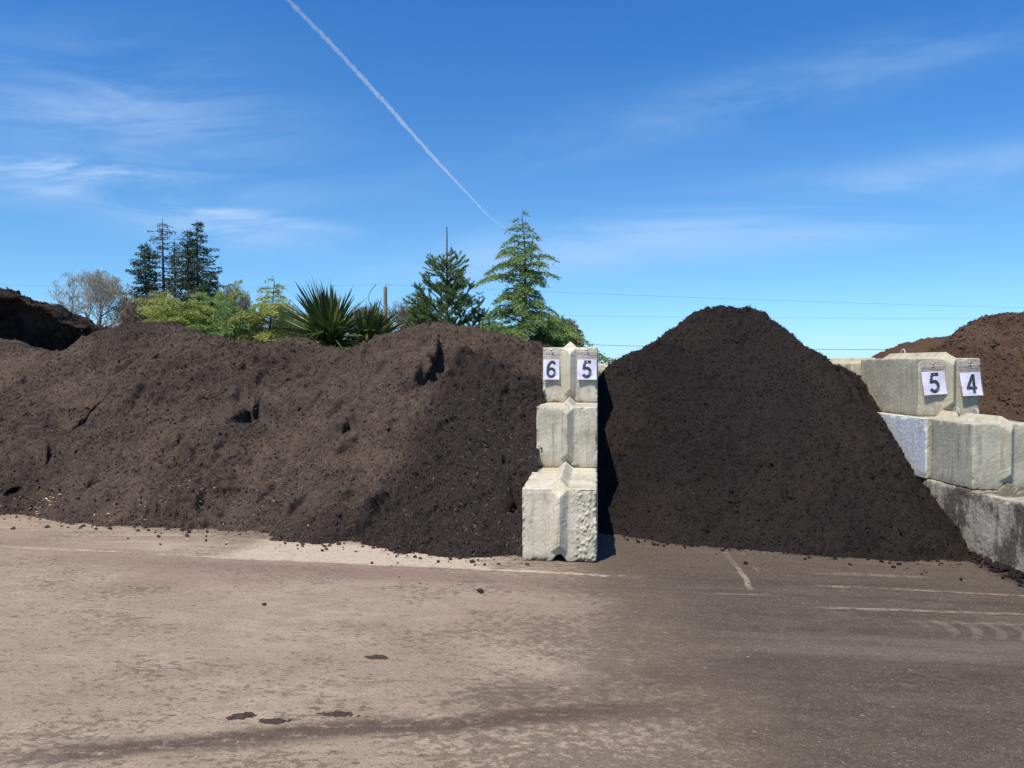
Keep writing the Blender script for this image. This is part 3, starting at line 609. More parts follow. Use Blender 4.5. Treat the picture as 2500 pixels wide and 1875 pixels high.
def make_block(mtl, w, l, loc, yaw, label, seed, h=0.61, vox=0.0085, rough=1.0, chip=1.0, group=None, pebble=None, loop=False):
    raw = block_raw(w, l, h); o = bpy.data.objects.new('concrete_block', raw); col.objects.link(o)
    bv = o.modifiers.new('b', 'BEVEL'); bv.width = 0.006; bv.segments = 1; bv.limit_method = 'ANGLE'; bv.angle_limit = R(25)
    rm = o.modifiers.new('r', 'REMESH'); rm.mode = 'VOXEL'; rm.voxel_size = vox
    bpy.context.view_layer.update(); d = bpy.context.evaluated_depsgraph_get(); me = bpy.data.meshes.new_from_object(o.evaluated_get(d)); o.modifiers.clear()
    o.data = me; bpy.data.meshes.remove(raw)
    n = len(me.vertices); co = np.empty(n * 3, np.float32); me.vertices.foreach_get('co', co); co = co.reshape(-1, 3).astype(float)
    no = np.empty(n * 3, np.float32); me.vertices.foreach_get('normal', no); no = no.reshape(-1, 3).astype(float)
    x, y, z = co.T
    # planar-ish noise coordinates
    a = x + y * 0.83 + 31.7 * seed; b_ = z + y * 0.57 - x * 0.31
    D = 0.0022 * rough * fbm(a * 6, b_ * 6, seed, 4) + 0.002 * rough * fbm(a * 55, b_ * 55, seed + 5, 2)
    # knocked and worn arrises
    w2 = w / 2
    ex = np.minimum(w2 - np.abs(x), 1); ey = np.minimum(y, l - y); ez = np.minimum(z, h - z)
    s_ = np.sort(np.stack([np.abs(ex), np.abs(ey), np.abs(ez)], 0), axis=0); ed = s_[1]
    nz = fbm(a * 14, b_ * 14, seed + 9, 4, 0.65)
    D -= chip * 0.028 * np.clip(nz + 0.10, 0, 1) * np.exp(-(ed / 0.022) ** 2)
    pit = clods(a, b_, 0.024, 0.06, seed + 13, 1.0); D -= 0.25 * pit * min(rough, 1.0)
    if pebble:
        mk = 1 / (1 + np.exp(-(x - pebble[0] + 0.08 * fbm(a * 5, b_ * 5, seed + 3, 3)) / 0.02)) * (z < h - .01); D += mk * (clods(a, b_, 0.026, 0.75, seed + 23, 0.8) - 0.006)
    co += no * D[:, None]
    me.vertices.foreach_set('co', co.astype(np.float32).ravel()); me.polygons.foreach_set('use_smooth', np.ones(len(me.polygons), bool)); me.update()
    me.materials.clear(); me.materials.append(mtl); o.location = loc; o.rotation_euler = (0, 0, yaw)
    tag(o, label, 'concrete block', group)
    if loop:
        mb = MB(); th = np.linspace(0, math.pi, 9)
        mb.tube(np.stack([0 * th, loop + 0.045 * np.cos(th), h + RR - 0.01 + 0.05 * np.sin(th)], -1), 0.008, 6)
        mb.build('lifting_loop', m_loop, o)
    return o
m_loop, g, b = mat('weathered_loop', 0.4, 0.6); g.inp(b.inputs['Base Color'], g.mix(g.noise(g.node('ShaderNodeTexCoord', 'Object'), 40), (0.3, 0.22, 0.17), (0.55, 0.52, 0.48)))
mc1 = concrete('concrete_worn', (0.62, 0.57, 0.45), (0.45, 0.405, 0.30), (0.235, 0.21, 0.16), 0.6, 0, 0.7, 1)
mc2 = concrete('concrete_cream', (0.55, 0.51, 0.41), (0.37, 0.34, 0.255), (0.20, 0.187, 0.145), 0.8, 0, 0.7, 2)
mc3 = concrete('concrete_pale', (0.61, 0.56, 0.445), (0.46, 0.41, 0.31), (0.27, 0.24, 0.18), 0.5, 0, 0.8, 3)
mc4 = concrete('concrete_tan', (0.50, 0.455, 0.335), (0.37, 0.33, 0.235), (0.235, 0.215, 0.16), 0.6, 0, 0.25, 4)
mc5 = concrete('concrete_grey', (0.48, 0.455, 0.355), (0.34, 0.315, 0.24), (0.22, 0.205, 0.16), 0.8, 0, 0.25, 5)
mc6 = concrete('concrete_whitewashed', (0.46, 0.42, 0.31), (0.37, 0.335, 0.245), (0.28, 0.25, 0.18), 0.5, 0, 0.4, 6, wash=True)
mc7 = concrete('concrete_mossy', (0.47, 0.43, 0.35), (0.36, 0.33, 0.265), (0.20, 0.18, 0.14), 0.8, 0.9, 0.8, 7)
GL = 'stacked concrete blocks of the centre wall'
def cw(y, zlev, dx=0): return (0.704 - 0.305 + 0.113 * (y - 6.23) + dx, y, zlev)
A = -WY
make_block(mc1, 0.62, 1.5, (0.392, 6.25, 0.0), A, 'bottom block of the centre stack, rough pebbly right edge, standing on the yard', 1, pebble=(0.11,), chip=1.5, group=GL)
make_block(mc2, 0.61, 1.5, cw(7.52, 0.612, 0.0), A, 'middle block of the centre stack with grey streaks', 2, h=0.605, group=GL)
B3 = make_block(mc3, 0.61, 1.5, cw(8.40, 1.219, 0.0), A, 'top block of the centre stack carrying the 6 and 5 sheets', 3, group=GL)
for (y, zl, dx, nm) in [(7.78, 0.0, -.01, 'second block of the bottom row in the centre wall, hidden behind the front one'), (9.31, 0.0, 0, 'third block of the bottom row in the centre wall'), (9.05, 0.612, .01, 'second block of the middle row in the centre wall'),
                    (10.58, 0.612, 0, 'third block of the middle row in the centre wall'), (9.93, 1.219, -.02, 'second block of the top row in the centre wall, behind the numbered one')]:
    make_block(mc2, 0.61, 1.5, cw(y, zl, dx), A, nm, int(y * 10), vox=0.03, group=GL)
# right wall
Bz = -0.125; AR = math.atan(0.027); GR = 'stacked concrete blocks of the right wall'
def rw(xl, w, y, zl): return (xl + w / 2, y, Bz + zl)
T1 = make_block(mc4, 0.655, 1.25, rw(4.235, 0.655, 7.90, 1.222), AR, 'top block of the right wall carrying the 5 and 4 sheets', 14, group=GR, chip=0.6, loop=0.9)
make_block(mc5, 0.62, 0.66, rw(4.22, 0.62, 6.93, 0.611), AR, 'middle row block at the right wall end, smooth grey face', 15, group=GR, chip=0.6, loop=0.45)
make_block(mc6, 0.68, 1.85, rw(4.16, 0.68, 7.61, 0.611), AR, 'whitewashed rough block under the block carrying the 5 and 4 sheets', 16, loop=0.05, rough=1.3, group=GR)
make_block(mc7, 0.66, 1.83, rw(4.235, 0.66, 5.75, 0.0), AR, 'mossy black stained bottom block at the right edge', 17, rough=2.2, chip=1.8, group=GR)
make_block(mc7, 0.62, 1.5, rw(4.18, 0.62, 7.60, 0.0), AR, 'bottom row block buried behind the black heap at the right wall', 18, vox=0.03, group=GR)
make_block(mc4, 0.61, 1.5, rw(4.10, 0.61, 9.17, 1.18), AR, 'top row block behind the one carrying the 5 and 4 sheets, slightly lower', 19, vox=0.02, group=GR)
make_block(mc4, 0.61, 1.5, rw(4.06, 0.61, 10.70, 1.18), AR, 'rearmost top row block of the right wall', 20, vox=0.03, group=GR)
make_block(mc5, 0.61, 1.5, rw(4.08, 0.61, 9.48, 0.611), AR, 'second middle row block of the right wall, behind the whitewashed one', 21, vox=0.03, group=GR)
# distant wall beyond the bays
for i, (u, lab) in enumerate([(2052, 'far block at the right in a distant row behind the black heap'), (2105, 'far block hidden behind the top right block'), (1480, 'far block seen just right of the centre stack beyond the bay')]):
    p = W(u, 886, 26.0)
    make_block(mc4 if i != 2 else mc1, 1.5 if i < 2 else 0.7, 0.61, (p[0], 26.0, 1.22 if i < 2 else 1.05), 0, lab, 30 + i, vox=0.05, group='far blocks beyond the bays')

# ---------------------------------------------------------------- numbered sheets
m_paper, g, b = mat('printed_paper', 0.3, 0.55); pos = g.node('ShaderNodeTexCoord', 'Object')
g.inp(b.inputs['Base Color'], g.mix(g.step(g.noise(pos, 14, 3), 0.35, 0.7), (0.88, 0.88, 0.93), (0.76, 0.77, 0.86)))
m_ink, g, b = mat('black_ink', 0.5, 0.35); pos = g.node('ShaderNodeTexCoord', 'Object')
g.inp(b.inputs['Base Color'], g.mix(g.step(g.noise(pos, 24, 2, 0.4), 0.56, 0.60), (0.010, 0.009, 0.012), (0.05, 0.05, 0.065)))
m_bag = bpy.data.materials.new('clear_plastic'); m_bag.use_nodes = True; nt = m_bag.node_tree; nt.nodes.clear(); g = G(nt)
out = nt.nodes.new('ShaderNodeOutputMaterial'); tr = nt.nodes.new('ShaderNodeBsdfTransparent'); tr.inputs[0].default_value = (0.90, 0.89, 0.93, 1)
gl = nt.nodes.new('ShaderNodeBsdfPrincipled'); gl.inputs['Base Color'].default_value = (0.55, 0.54, 0.62, 1); gl.inputs['Roughness'].default_value = 0.12
pos = g.node('ShaderNodeTexCoord', 'Object'); wr = g.noise(pos, 16, 3, 0.6, dist=1.5); g.inp(gl.inputs['Normal'], g.bump(wr, 0.9, 0.02))
mxs = nt.nodes.new('ShaderNodeMixShader'); g.inp(mxs.inputs[0], 0.07 + 0.28 * g.step(wr, 0.54, 0.66)); nt.links.new(tr.outputs[0], mxs.inputs[1]); nt.links.new(gl.outputs[0], mxs.inputs[2]); nt.links.new(mxs.outputs[0], out.inputs[0])
m_scr, g, b = mat('screw_steel', 0.5, 0.35); b.inputs['Base Color'].default_value = (0.35, 0.38, 0.40, 1); b.inputs['Metallic'].default_value = 0.8
m_zip, g, b = mat('zip_strip', 0.5, 0.3); b.inputs['Base Color'].default_value = (0.62, 0.50, 0.53, 1)
def stroke(path, wd):
    p = np.array(path, float); t = np.gradient(p, axis=0); t /= np.linalg.norm(t, axis=1)[:, None] + 1e-9; n = np.stack([-t[:, 1], t[:, 0]], -1)
    wd = np.broadcast_to(wd, (len(p),))[:, None]; wd = wd * 1.22; return p + n * wd / 2, p - n * wd / 2
def arc(cx, cy, rx, ry, a0, a1, n=18):
    a = np.radians(np.linspace(a0, a1, n)); return np.stack([cx + rx * np.cos(a), cy + ry * np.sin(a)], -1)
def digit(ch):
    """list of (left, right) ribbons in a unit box 0..0.62 x 0..1"""
    if ch == '5':
        bowl = arc(0.29, 0.315, 0.235, 0.255, 128, -155, 26)
        return [stroke([(0.14, 0.925), (0.57, 0.925)], 0.15), stroke([(0.175, 0.86), (0.145, 0.70), (0.095, 0.48)], 0.135), stroke(bowl, np.concatenate([np.linspace(.11, .16, 8), np.full(18, .15)]))]
    if ch == '6':
        ring = arc(0.31, 0.30, 0.225, 0.235, 0, 360, 34)
        back = np.vstack([arc(0.40, 0.44, 0.315, 0.49, 78, 182, 20), [(0.086, 0.36), (0.088, 0.28)]])
        hook = arc(0.36, 0.76, 0.18, 0.17, 100, 8, 10)
        return [stroke(ring, 0.13), stroke(back, 0.135), stroke(hook, 0.125)]
    return [stroke([(0.0, 0.285), (0.62, 0.285)], 0.13), stroke([(0.44, 0.0), (0.44, 0.99)], 0.14), stroke([(0.06, 0.27), (0.40, 0.95)], 0.13)]
def sheet(ch, block, x0, x1, ztop, zpap, zbot, tilt, label, out_=0.03):
    """bag from x0..x1, ztop..zbot in block coordinates; paper from zpap down"""
    w_ = x1 - x0; hh = ztop - zbot; M = Matrix.Translation(block.location) @ Matrix.Rotation(block.rotation_euler[2], 4, 'Z')
    root = empty('number_sign', M @ Vector(((x0 + x1) / 2, -0.006, ztop - 0.02)), block.rotation_euler[2], label, 'sign', 'numbered paper sheets on the blocks')
    ct, st_ = math.cos(tilt), math.sin(tilt)
    def S(x, z, e=0):   # curved hanging surface: x about centre, z below the top (negative down)
        xx = x * ct - z * st_; zz = x * st_ + z * ct; t = -z / hh
        bulge = -0.004 - out_ * t ** 1.8 - 0.006 * math.sin(x / w_ * 5 + t * 4)
        return (xx, bulge - e, zz + 0.02)
    def gridm(xa, xb, za, zb, nx, nz, e, name, m, cut=None, th=None):
        mb = MB(); V = [S(xa + (xb - xa) * i / nx, za + (zb - za) * j / nz, e) for j in range(nz + 1) for i in range(nx + 1)]
        Fc = [(j * (nx + 1) + i, j * (nx + 1) + i + 1, (j + 1) * (nx + 1) + i + 1, (j + 1) * (nx + 1) + i) for j in range(nz) for i in range(nx) if not (cut and cut(i, j))]
        mb.add(V, Fc); o = mb.build(name, m, root, smooth=True); return o
    pw = w_ * 0.93
    ph = -(hh - 0.004); pt = -(ztop - zpap)
    mb = MB(); nx_, nz_ = 8, 10
    gridm(-pw / 2, pw / 2, pt, ph, nx_, nz_, 0.0, 'paper', m_paper)
    gridm(-w_ / 2, w_ / 2, 0.0, -hh, 10, 16, 0.005, 'plastic_bag', m_bag)
    gridm(-w_ / 2, w_ / 2, -0.028, -0.034, 10, 1, 0.0065, 'zip_seal', m_zip)
    mb = MB(); ph_ = (pt - ph); s = ph_ * 0.84; ox = -0.31 * s + 0.004; oz = ph + ph_ * 0.09
    for l_, r_ in digit(ch):
        k = len(l_); V = [S(ox + q[0] * s * 0.92, oz + q[1] * s, 0.0022) for q in l_] + [S(ox + q[0] * s * 0.92, oz + q[1] * s, 0.0022) for q in r_]
        mb.add(V, [(i, i + 1, k + i + 1, k + i) for i in range(k - 1)])
    mb.build('numeral', m_ink, root)
    mb = MB(); th = np.linspace(0, 2 * math.pi, 13)[:-1]; yv = S(0, -0.012)[1]
    for r_, y0, y1 in ((0.013, yv - 0.007, yv - 0.010), (0.007, yv - 0.010, yv - 0.015)):
        ring = [(r_ * math.cos(t), y0, -0.012 + 0.02 + r_ * math.sin(t)) for t in th] + [(r_ * math.cos(t), y1, 0.008 + r_ * math.sin(t)) for t in th] + [(0, y1, 0.008)]
        mb.add(ring, [(i, (i + 1) % 12, 12 + (i + 1) % 12, 12 + i) for i in range(12)] + [(12 + i, 12 + (i + 1) % 12, 24, 24) for i in range(12)])
    mb.build('screw', m_scr, root)
sheet('6', B3, -0.302, -0.112, 0.592, 0.478, 0.250, 0.0, 'sheet printed 6 in a plastic bag, left on the centre stack')
sheet('5', B3, 0.072, 0.300, 0.592, 0.478, 0.250, 0.0, 'sheet printed 5 in a plastic bag, right on the centre stack beside the 6')
sheet('5', T1, -0.320, -0.055, 0.560, 0.470, 0.225, 0.06, 'sheet printed 5 in a plastic bag, on the right wall beside the 4')
sheet('4', T1, 0.085, 0.320, 0.575, 0.460, 0.215, 0.04, 'sheet printed 4 in a plastic bag at the outer end of the right wall', 0.045)

# ---------------------------------------------------------------- foliage materials
def leafmat(name, ca, cb, cc=None, trans=0.35, spec=0.3, sc_=1.5, rough=0.55):
    m, g, b = mat(name, spec, rough)
    r = g.node('ShaderNodeNewGeometry', 'Random Per Island'); pos = g.node('ShaderNodeNewGeometry'); n = g.noise(pos, sc_, 3)
    c = g.mix((r * 0.7 + g.step(n, 0.35, 0.65) * 0.5).sat(), ca, cb)
    if cc: c = g.mix(g.step(r, 0.86, 0.92), c, cc)
    g.inp(b.inputs['Base Color'], c)
    t = m.node_tree.nodes.new('ShaderNodeBsdfTranslucent'); g.inp(t.inputs[0], c); mx = m.node_tree.nodes.new('ShaderNodeMixShader'); mx.inputs[0].default_value = trans
    o = m.node_tree.nodes['Material Output']; m.node_tree.links.new(b.outputs[0], mx.inputs[1]); m.node_tree.links.new(t.outputs[0], mx.inputs[2]); m.node_tree.links.new(mx.outputs[0], o.inputs[0])
    return m
def bark(name, ca, cb):
    m, g, b = mat(name, 0.1, 0.95); n = g.noise(g.node('ShaderNodeNewGeometry'), 3, 5, 0.7); g.inp(b.inputs['Base Color'], g.mix(g.step(n, 0.3, 0.7), ca, cb)); return m
m_fir = leafmat('far_fir_needles', (0.026, 0.052, 0.032), (0.070, 0.105, 0.058), trans=0.15)
m_nfir = leafmat('near_fir_needles', (0.07, 0.14, 0.04), (0.22, 0.32, 0.10), trans=0.3)
m_cyp = leafmat('cypress_sprays', (0.09, 0.17, 0.055), (0.26, 0.38, 0.105), (0.36, 0.40, 0.14), trans=0.3)
m_ycyp = leafmat('yellow_cypress_sprays', (0.20, 0.25, 0.05), (0.46, 0.50, 0.13), (0.52, 0.50, 0.18), trans=0.35)
m_yuc = leafmat('sword_leaves', (0.025, 0.050, 0.018), (0.085, 0.125, 0.032), (0.40, 0.36, 0.12), trans=0.2, spec=0.5, rough=0.35)
m_bark1 = bark('grey_bark', (0.13, 0.105, 0.085), (0.24, 0.205, 0.17)); m_twig = bark('twig_bark', (0.29, 0.255, 0.20), (0.42, 0.38, 0.30)); m_barkd = bark('dark_bark', (0.05, 0.038, 0.03), (0.10, 0.075, 0.06))
m_twigb = bark('brown_twigs', (0.16, 0.12, 0.095), (0.25, 0.20, 0.16)); m_pale = bark('pale_bark', (0.40, 0.34, 0.26), (0.58, 0.51, 0.42))

def bare_tree(name, base, height, spread, seed, label, trunk_frac=0.25, lv=6, m1=None, m2=None, group='leafless trees beyond the bank', lean=0.0, twr=1.0, nk=(2, 4), rk=0.66):
    rng = random.Random(seed); mt = MB(); mw = MB()
    def vrot(d, ang, az):
        d = Vector(d).normalized(); q = d.orthogonal().normalized(); q.rotate(Matrix.Rotation(az, 3, d)); return (d * math.cos(ang) + q * math.sin(ang)).normalized()
    crown_c = Vector((lean * height, 0, height * (trunk_frac + (1 - trunk_frac) * 0.5))); cr = Vector((spread / 2, spread / 2, height * (1 - trunk_frac) * 0.52))
    def grow(p, d, L, r, lev):
        k = 3 if lev > 1 else 2; pts = [p.copy()]; q = p.copy(); dd = Vector(d)
        for i in range(k):
            dd = (dd + Vector((rng.gauss(0, .16), rng.gauss(0, .16), rng.gauss(0.03, .12)))).normalized(); q = q + dd * (L / k); pts.append(q.copy())
        rad = [max(r * (1 - 0.45 * i / k), 0.008 * twr) for i in range(k + 1)]
        (mt if lev >= lv - 2 else mw).tube([v[:] for v in pts], rad, 6 if lev >= lv - 1 else 3)
        if lev == 0: return
        n = rng.randint(*nk)
        for c in range(n):
            j = rng.randint(1, k) if c else k; o_ = pts[j]
            nd = vrot(dd, R(rng.uniform(16, 48)), rng.uniform(0, 6.28)); nd.z += 0.10 if lev > 1 else 0.0; nd.normalize()
            e = o_ + nd * L * 0.5 - crown_c; rr_ = math.sqrt((e.x / cr.x) ** 2 + (e.y / cr.y) ** 2 + (e.z / cr.z) ** 2)
            f_ = 0.80 if rr_ < 0.75 else (0.55 if rr_ < 1.0 else 0.25)
            if rr_ > 1.2: continue
            grow(o_, nd, L * f_ * rng.uniform(.85, 1.15), rad[j] * rk, lev - 1)
    root = empty(name, base, 0, label, 'tree', group)
    th = height * trunk_frac; r0 = height * 0.028
    mt.tube([(0, 0, -0.3), (lean * th * .5, 0, th * 0.5), (lean * th, 0, th)], [r0 * 1.2, r0, r0 * .9], 8)
    for i in range(5):
        nd = vrot((lean, 0, 1), R(rng.uniform(12, 55)), i * 1.26 + rng.uniform(-.4, .4)); grow(Vector((lean * th, 0, th * rng.uniform(.85, 1))), nd, height * 0.24, r0 * 0.6, lv)
    mt.build('trunk', m1 or m_bark1, root); mw.build('crown', m2 or m_twig, root)
def far_fir(base, height, width, seed, label, sparse=1.0, start=0.08, mt=None, tip=0.0, bend=0.35):
    rng = np.random.default_rng(seed); t = MB(); f = MB(); root = empty('fir_tree', base, 0, label, 'tree', 'tall firs in the distant clump')
    t.tube([(0, 0, -.5), (0.1, 0, height * .5), (0, 0, height)], [height * .014, height * .009, 0.03], 6)
    z = height * start
    while z < height * 0.985:
        q = 1 - z / height; env = width / 2 * (q ** 0.62 + 0.04) * rng.choice([rng.uniform(.4, .8), rng.uniform(.8, 1.4)])
        for k in range(rng.integers(3, 6)):
            az = rng.random() * 6.28; L = env * rng.uniform(.55, 1.15) + 0.25; n = 5
            s = np.linspace(0, 1, n); pr = s * L; dz = -0.10 * L * s - bend * L * s * s * 0.5 + 0.28 * L * s ** 3
            pts = np.stack([math.cos(az) * pr, math.sin(az) * pr, z + dz], -1); t.tube(pts, np.linspace(0.05, 0.012, n), 3)
            m_ = max(4, int(L * 24 * sparse)); a = rng.random(m_) ** 0.7
            P = np.stack([np.interp(a, s, pts[:, i]) for i in range(3)], -1) + rng.normal(size=(m_, 3)) * np.array([.16, .16, .10])
            D = rng.normal(size=(m_, 3)) * .6 + np.array([math.cos(az), math.sin(az), -0.75]); f.leaves(P, D, rng.uniform(.22, .5, m_), rng.uniform(.08, .18, m_), rng, mid=.5)
        z += height * rng.uniform(.010, .020) * (1 + (1 - sparse) * .4)
    t.build('trunk', m_barkd, root); f.build('crown', mt or m_fir, root)
def cypress(base, height, width, seed, label, m, lean=(0, 0), dens=1.0, start=0.02, power=0.8, group=None, droop=1.0, barkm=None, leaf=1.0):
    """conifer with flat drooping fern-like sprays"""
    rng = np.random.default_rng(seed); t = MB(); f = MB(); root = empty('cypress_tree', base, 0, label, 'tree', group)
    def ax(z): q = z / height; return np.array([lean[0] * height * q * q + .04 * math.sin(q * 9 + seed), lean[1] * height * q * q, z])
    zs = np.linspace(0, height * .975, 12); t.tube([ax(z) for z in zs], np.linspace(0.012 * height + .01, 0.006, 12), 6)
    nb = int(62 * height * dens); PP = []; DD = []; LL = []
    for i in range(nb):
        q = start + (0.985 - start) * (1 - (1 - (i + rng.random()) / nb) ** 0.68); z = q * height; o = ax(z)
        env = width / 2 * ((1 - q) ** power) * (1 + .28 * math.sin(q * 17 + seed) + .22 * math.sin(i * 2.4 * 1.0 + q * 5 + seed)) * rng.choice([rng.uniform(.35, .8), rng.uniform(.8, 1.4)]) + 0.06
        az = i * 2.4 + rng.normal() * .4; L = env; n = 7; s = np.linspace(0, 1, n); rise = rng.uniform(.15, .65)
        h = np.array([math.cos(az), math.sin(az)]); dz = rise * L * s - droop * (0.30 + rise * .55) * L * s ** 2.6
        pts = np.stack([o[0] + h[0] * L * s, o[1] + h[1] * L * s, o[2] + dz], -1); t.tube(pts, np.linspace(0.004 + 0.006 * L, 0.0015, n), 3)
        sd = np.array([-h[1], h[0], 0]); ns = max(4, int(L / 0.035))
        for j in range(ns):
            a = 0.12 + 0.88 * (j + rng.random()) / ns; p = np.array([np.interp(a, s, pts[:, c]) for c in range(3)]); tg = np.array([h[0], h[1], rise - droop * (0.3 + rise * .55) * 2.6 * a ** 1.6]); tg /= np.linalg.norm(tg)
            for sgn in (-1, 1):
                l2 = (0.07 + 0.22 * L * (1 - a) ** 0.6 + 0.05 * rng.random()) ; l2 = min(l2, 0.30)
                d2 = tg * rng.uniform(.6, 1) + sd * sgn * rng.uniform(.5, 1) + np.array([0, 0, rng.normal() * .15 - .12]); d2 /= np.linalg.norm(d2); k = max(2, int(l2 / 0.045))
                for e in range(k):
                    pe = p + d2 * l2 * e / k + np.array([0, 0, -0.25 * (e / k) ** 2 * l2])
                    PP.append(pe); DD.append(d2 + rng.normal(size=3) * .30 + np.array([0, 0, -.1])); LL.append(0.06 + .055 * rng.random())
    PP = np.array(PP); DD = np.array(DD); LL = np.array(LL) * leaf * .72; f.leaves(PP, DD, LL, LL * rng.uniform(.16, .34, len(LL)), rng, mid=.45)
    P2 = PP + rng.normal(size=PP.shape) * .015; f.leaves(P2, DD + rng.normal(size=DD.shape) * .45, LL * .8, LL * .22, rng, mid=.45)
    P2 = PP + rng.normal(size=PP.shape) * .022; f.leaves(P2, DD + rng.normal(size=DD.shape) * .6, LL * .8, LL * .2, rng, mid=.45)
    t.build('trunk', barkm or m_barkd, root); f.build('crown', m, root)
def near_fir(base, height, width, seed, label, m, leader=0.25, lean=(0, 0), nwh=11, power=0.8, up=0.5, group=None, barkm=None, start=0.05, needle=0.032):
    """young fir: whorls of upswept bottle-brush shoots and a bare leader"""
    rng = np.random.default_rng(seed); t = MB(); f = MB(); root = empty('fir_tree', base, 0, label, 'tree', group)
    def ax(z): q = z / height; return np.array([lean[0] * height * q ** 1.5, lean[1] * height * q ** 1.5, z])
    zs = np.linspace(0, height, 14); t.tube([ax(z) for z in zs], np.linspace(0.014 * height, 0.009, 14), 6)
    PP = []; DD = []
    def brush(p0, d, L, bend=0.15, lev=0):
        n = 5; s = np.linspace(0, 1, n); d = d / np.linalg.norm(d); pts = p0 + d * (L * s)[:, None] + np.array([0, 0, bend * L]) * (s ** 2)[:, None]
        t.tube(pts, np.linspace(0.004 + .007 * L, 0.003, n), 4)
        k = int(L * 480); a = rng.random(k); P = np.stack([np.interp(a, s, pts[:, c]) for c in range(3)], -1); r = rng.normal(size=(k, 3)); r -= d * (r @ d)[:, None]; r /= np.linalg.norm(r, axis=1)[:, None] + 1e-9
        PP.append(P); DD.append(r + d * .75 + np.array([0, 0, .15]))
        if lev < 2 and L > 0.14:
            for j in range(int(L / (0.085 if lev == 0 else 0.10))):
                a = rng.uniform(.2, .92); p = p0 + d * L * a + np.array([0, 0, bend * L * a * a]); sd = np.cross(d, [0, 0, 1]); sd /= np.linalg.norm(sd) + 1e-9
                brush(p, d * .8 + sd * rng.choice([-1, 1]) * rng.uniform(.6, 1) + np.array([0, 0, rng.normal() * .2]), min(L * (1 - a) * .8 + .07, 0.4) * rng.uniform(.7, 1), bend, lev + 1)
    body = height * (1 - leader)
    for w_ in range(nwh):
        q = start + (1 - start) * (w_ / (nwh - 1)) ** 0.9; z = body * q; nb = rng.integers(5, 8)
        for k in range(nb):
            az = k / nb * 6.28 + rng.random() * .7 + w_; L = (width / 2) * ((1 - q) ** power * .9 + 0.16) * rng.uniform(.75, 1.15); u_ = up * (0.5 + q) * rng.uniform(.6, 1.3)
            brush(ax(z + rng.normal() * .03), np.array([math.cos(az), math.sin(az), u_]), L)
        for k in range(3):
            az = rng.random() * 6.28; brush(ax(z + body / nwh * rng.uniform(.3, .7)), np.array([math.cos(az), math.sin(az), .4]), width * .22 * ((1 - q) + .25), .1)
    k = int(height * leader * 60); a = rng.random(k); P = np.array([ax(body + (height - body) * c) for c in a]); PP.append(P); DD.append(rng.normal(size=(k, 3)) + np.array([0, 0, 1.2]))
    PP = np.vstack(PP); DD = np.vstack(DD); f.leaves(PP, DD, rng.uniform(.75, 1.2, len(PP)) * needle, 0.0075, rng, mid=.5)
    t.build('trunk', barkm or m_barkd, root); f.build('crown', m, root)

# ---- far trees
def base_at(u, d): p = K(u, 790, d); return (p[0], d, 0)
def hgt(v, d): return K(0, v, d)[2]
GB = 'leafless trees beyond the bank'
bare_tree('oak_tree', base_at(212, 95), hgt(583, 95), 10.5, 4, 'round leafless oak at the left edge behind the dark heap', 0.36, 7, lean=-0.05, twr=1.5, nk=(3, 3), rk=.72, m2=m_twig)
bare_tree('bare_shrub', base_at(140, 80), hgt(668, 80), 6.0, 8, 'low leafless thicket below and left of the round oak', 0.06, 6, m2=m_twig, twr=1.6)
bare_tree('bare_tree', base_at(268, 75), hgt(668, 75), 4.6, 12, 'thin leafless tree between the oak and the fir clump', 0.15, 6, twr=1.5)
bare_tree('bare_shrub', base_at(232, 72), hgt(690, 72), 4.5, 14, 'scrubby leafless bush at the foot of the oak', 0.05, 6, twr=1.4)
bare_tree('bare_tree', base_at(325, 78), hgt(604, 78), 6.6, 17, 'dense grey brown leafless tree in front of the firs', 0.08, 8, m2=m_twigb, twr=1.6, nk=(3, 4))
bare_tree('bare_tree', base_at(512, 110), hgt(614, 110), 6.0, 21, 'leafless tree between the fir clump and the palm-like clump', 0.2, 7, m2=m_twigb, twr=1.8)
bare_tree('bare_tree', base_at(548, 115), hgt(618, 115), 5.0, 22, 'small leafless tree just left of the yellow green cypress tip', 0.2, 6, m2=m_twigb, twr=1.8)
bare_tree('bare_tree', base_at(622, 85), hgt(655, 85), 6.0, 24, 'low brown leafless tree left of the sword-leaved plant', 0.1, 7, m2=m_twigb, twr=1.5)
bare_tree('bare_tree', base_at(795, 95), hgt(648, 95), 6.2, 26, 'leafless oak directly behind the utility pole', 0.15, 7, m2=m_twigb, twr=1.6)
bare_tree('oak_tree', base_at(885, 90), hgt(628, 90), 7.0, 29, 'gnarled leafless oak between the utility pole and the fir with the long leader', 0.15, 7, m2=m_twigb, twr=1.7)
bare_tree('bare_tree', base_at(1205, 60), hgt(672, 60), 4.4, 33, 'rounded brown leafless tree behind the right side of the tall cypress', 0.05, 8, m2=m_twigb, twr=1.3, nk=(3, 4))
bare_tree('bare_tree', base_at(1040, 80), hgt(700, 80), 5.0, 35, 'low leafless tree in the gap between the fir and the tall cypress', 0.1, 6, m2=m_twigb, twr=1.4)
D_ = 120
far_fir(base_at(354, D_), hgt(472, D_), 10.5, 2, 'thin sparse fir with bare upper trunk in the clump', sparse=0.40, start=.1)
far_fir(base_at(428, D_ + 3), hgt(467, D_), 11.5, 3, 'tallest dense fir on the right of the clump', sparse=1.0)
far_fir(base_at(408, D_ - 4), hgt(505, D_), 8.0, 5, 'narrow fir leaning against the tallest one in the clump', sparse=.8)
far_fir(base_at(379, D_ + 6), hgt(503, D_), 5.5, 7, 'slim short fir between the two tall ones', sparse=.7)
far_fir(base_at(316, D_ - 6), hgt(537, D_), 9.5, 9, 'short bushy fir at the left of the clump', sparse=1.1)
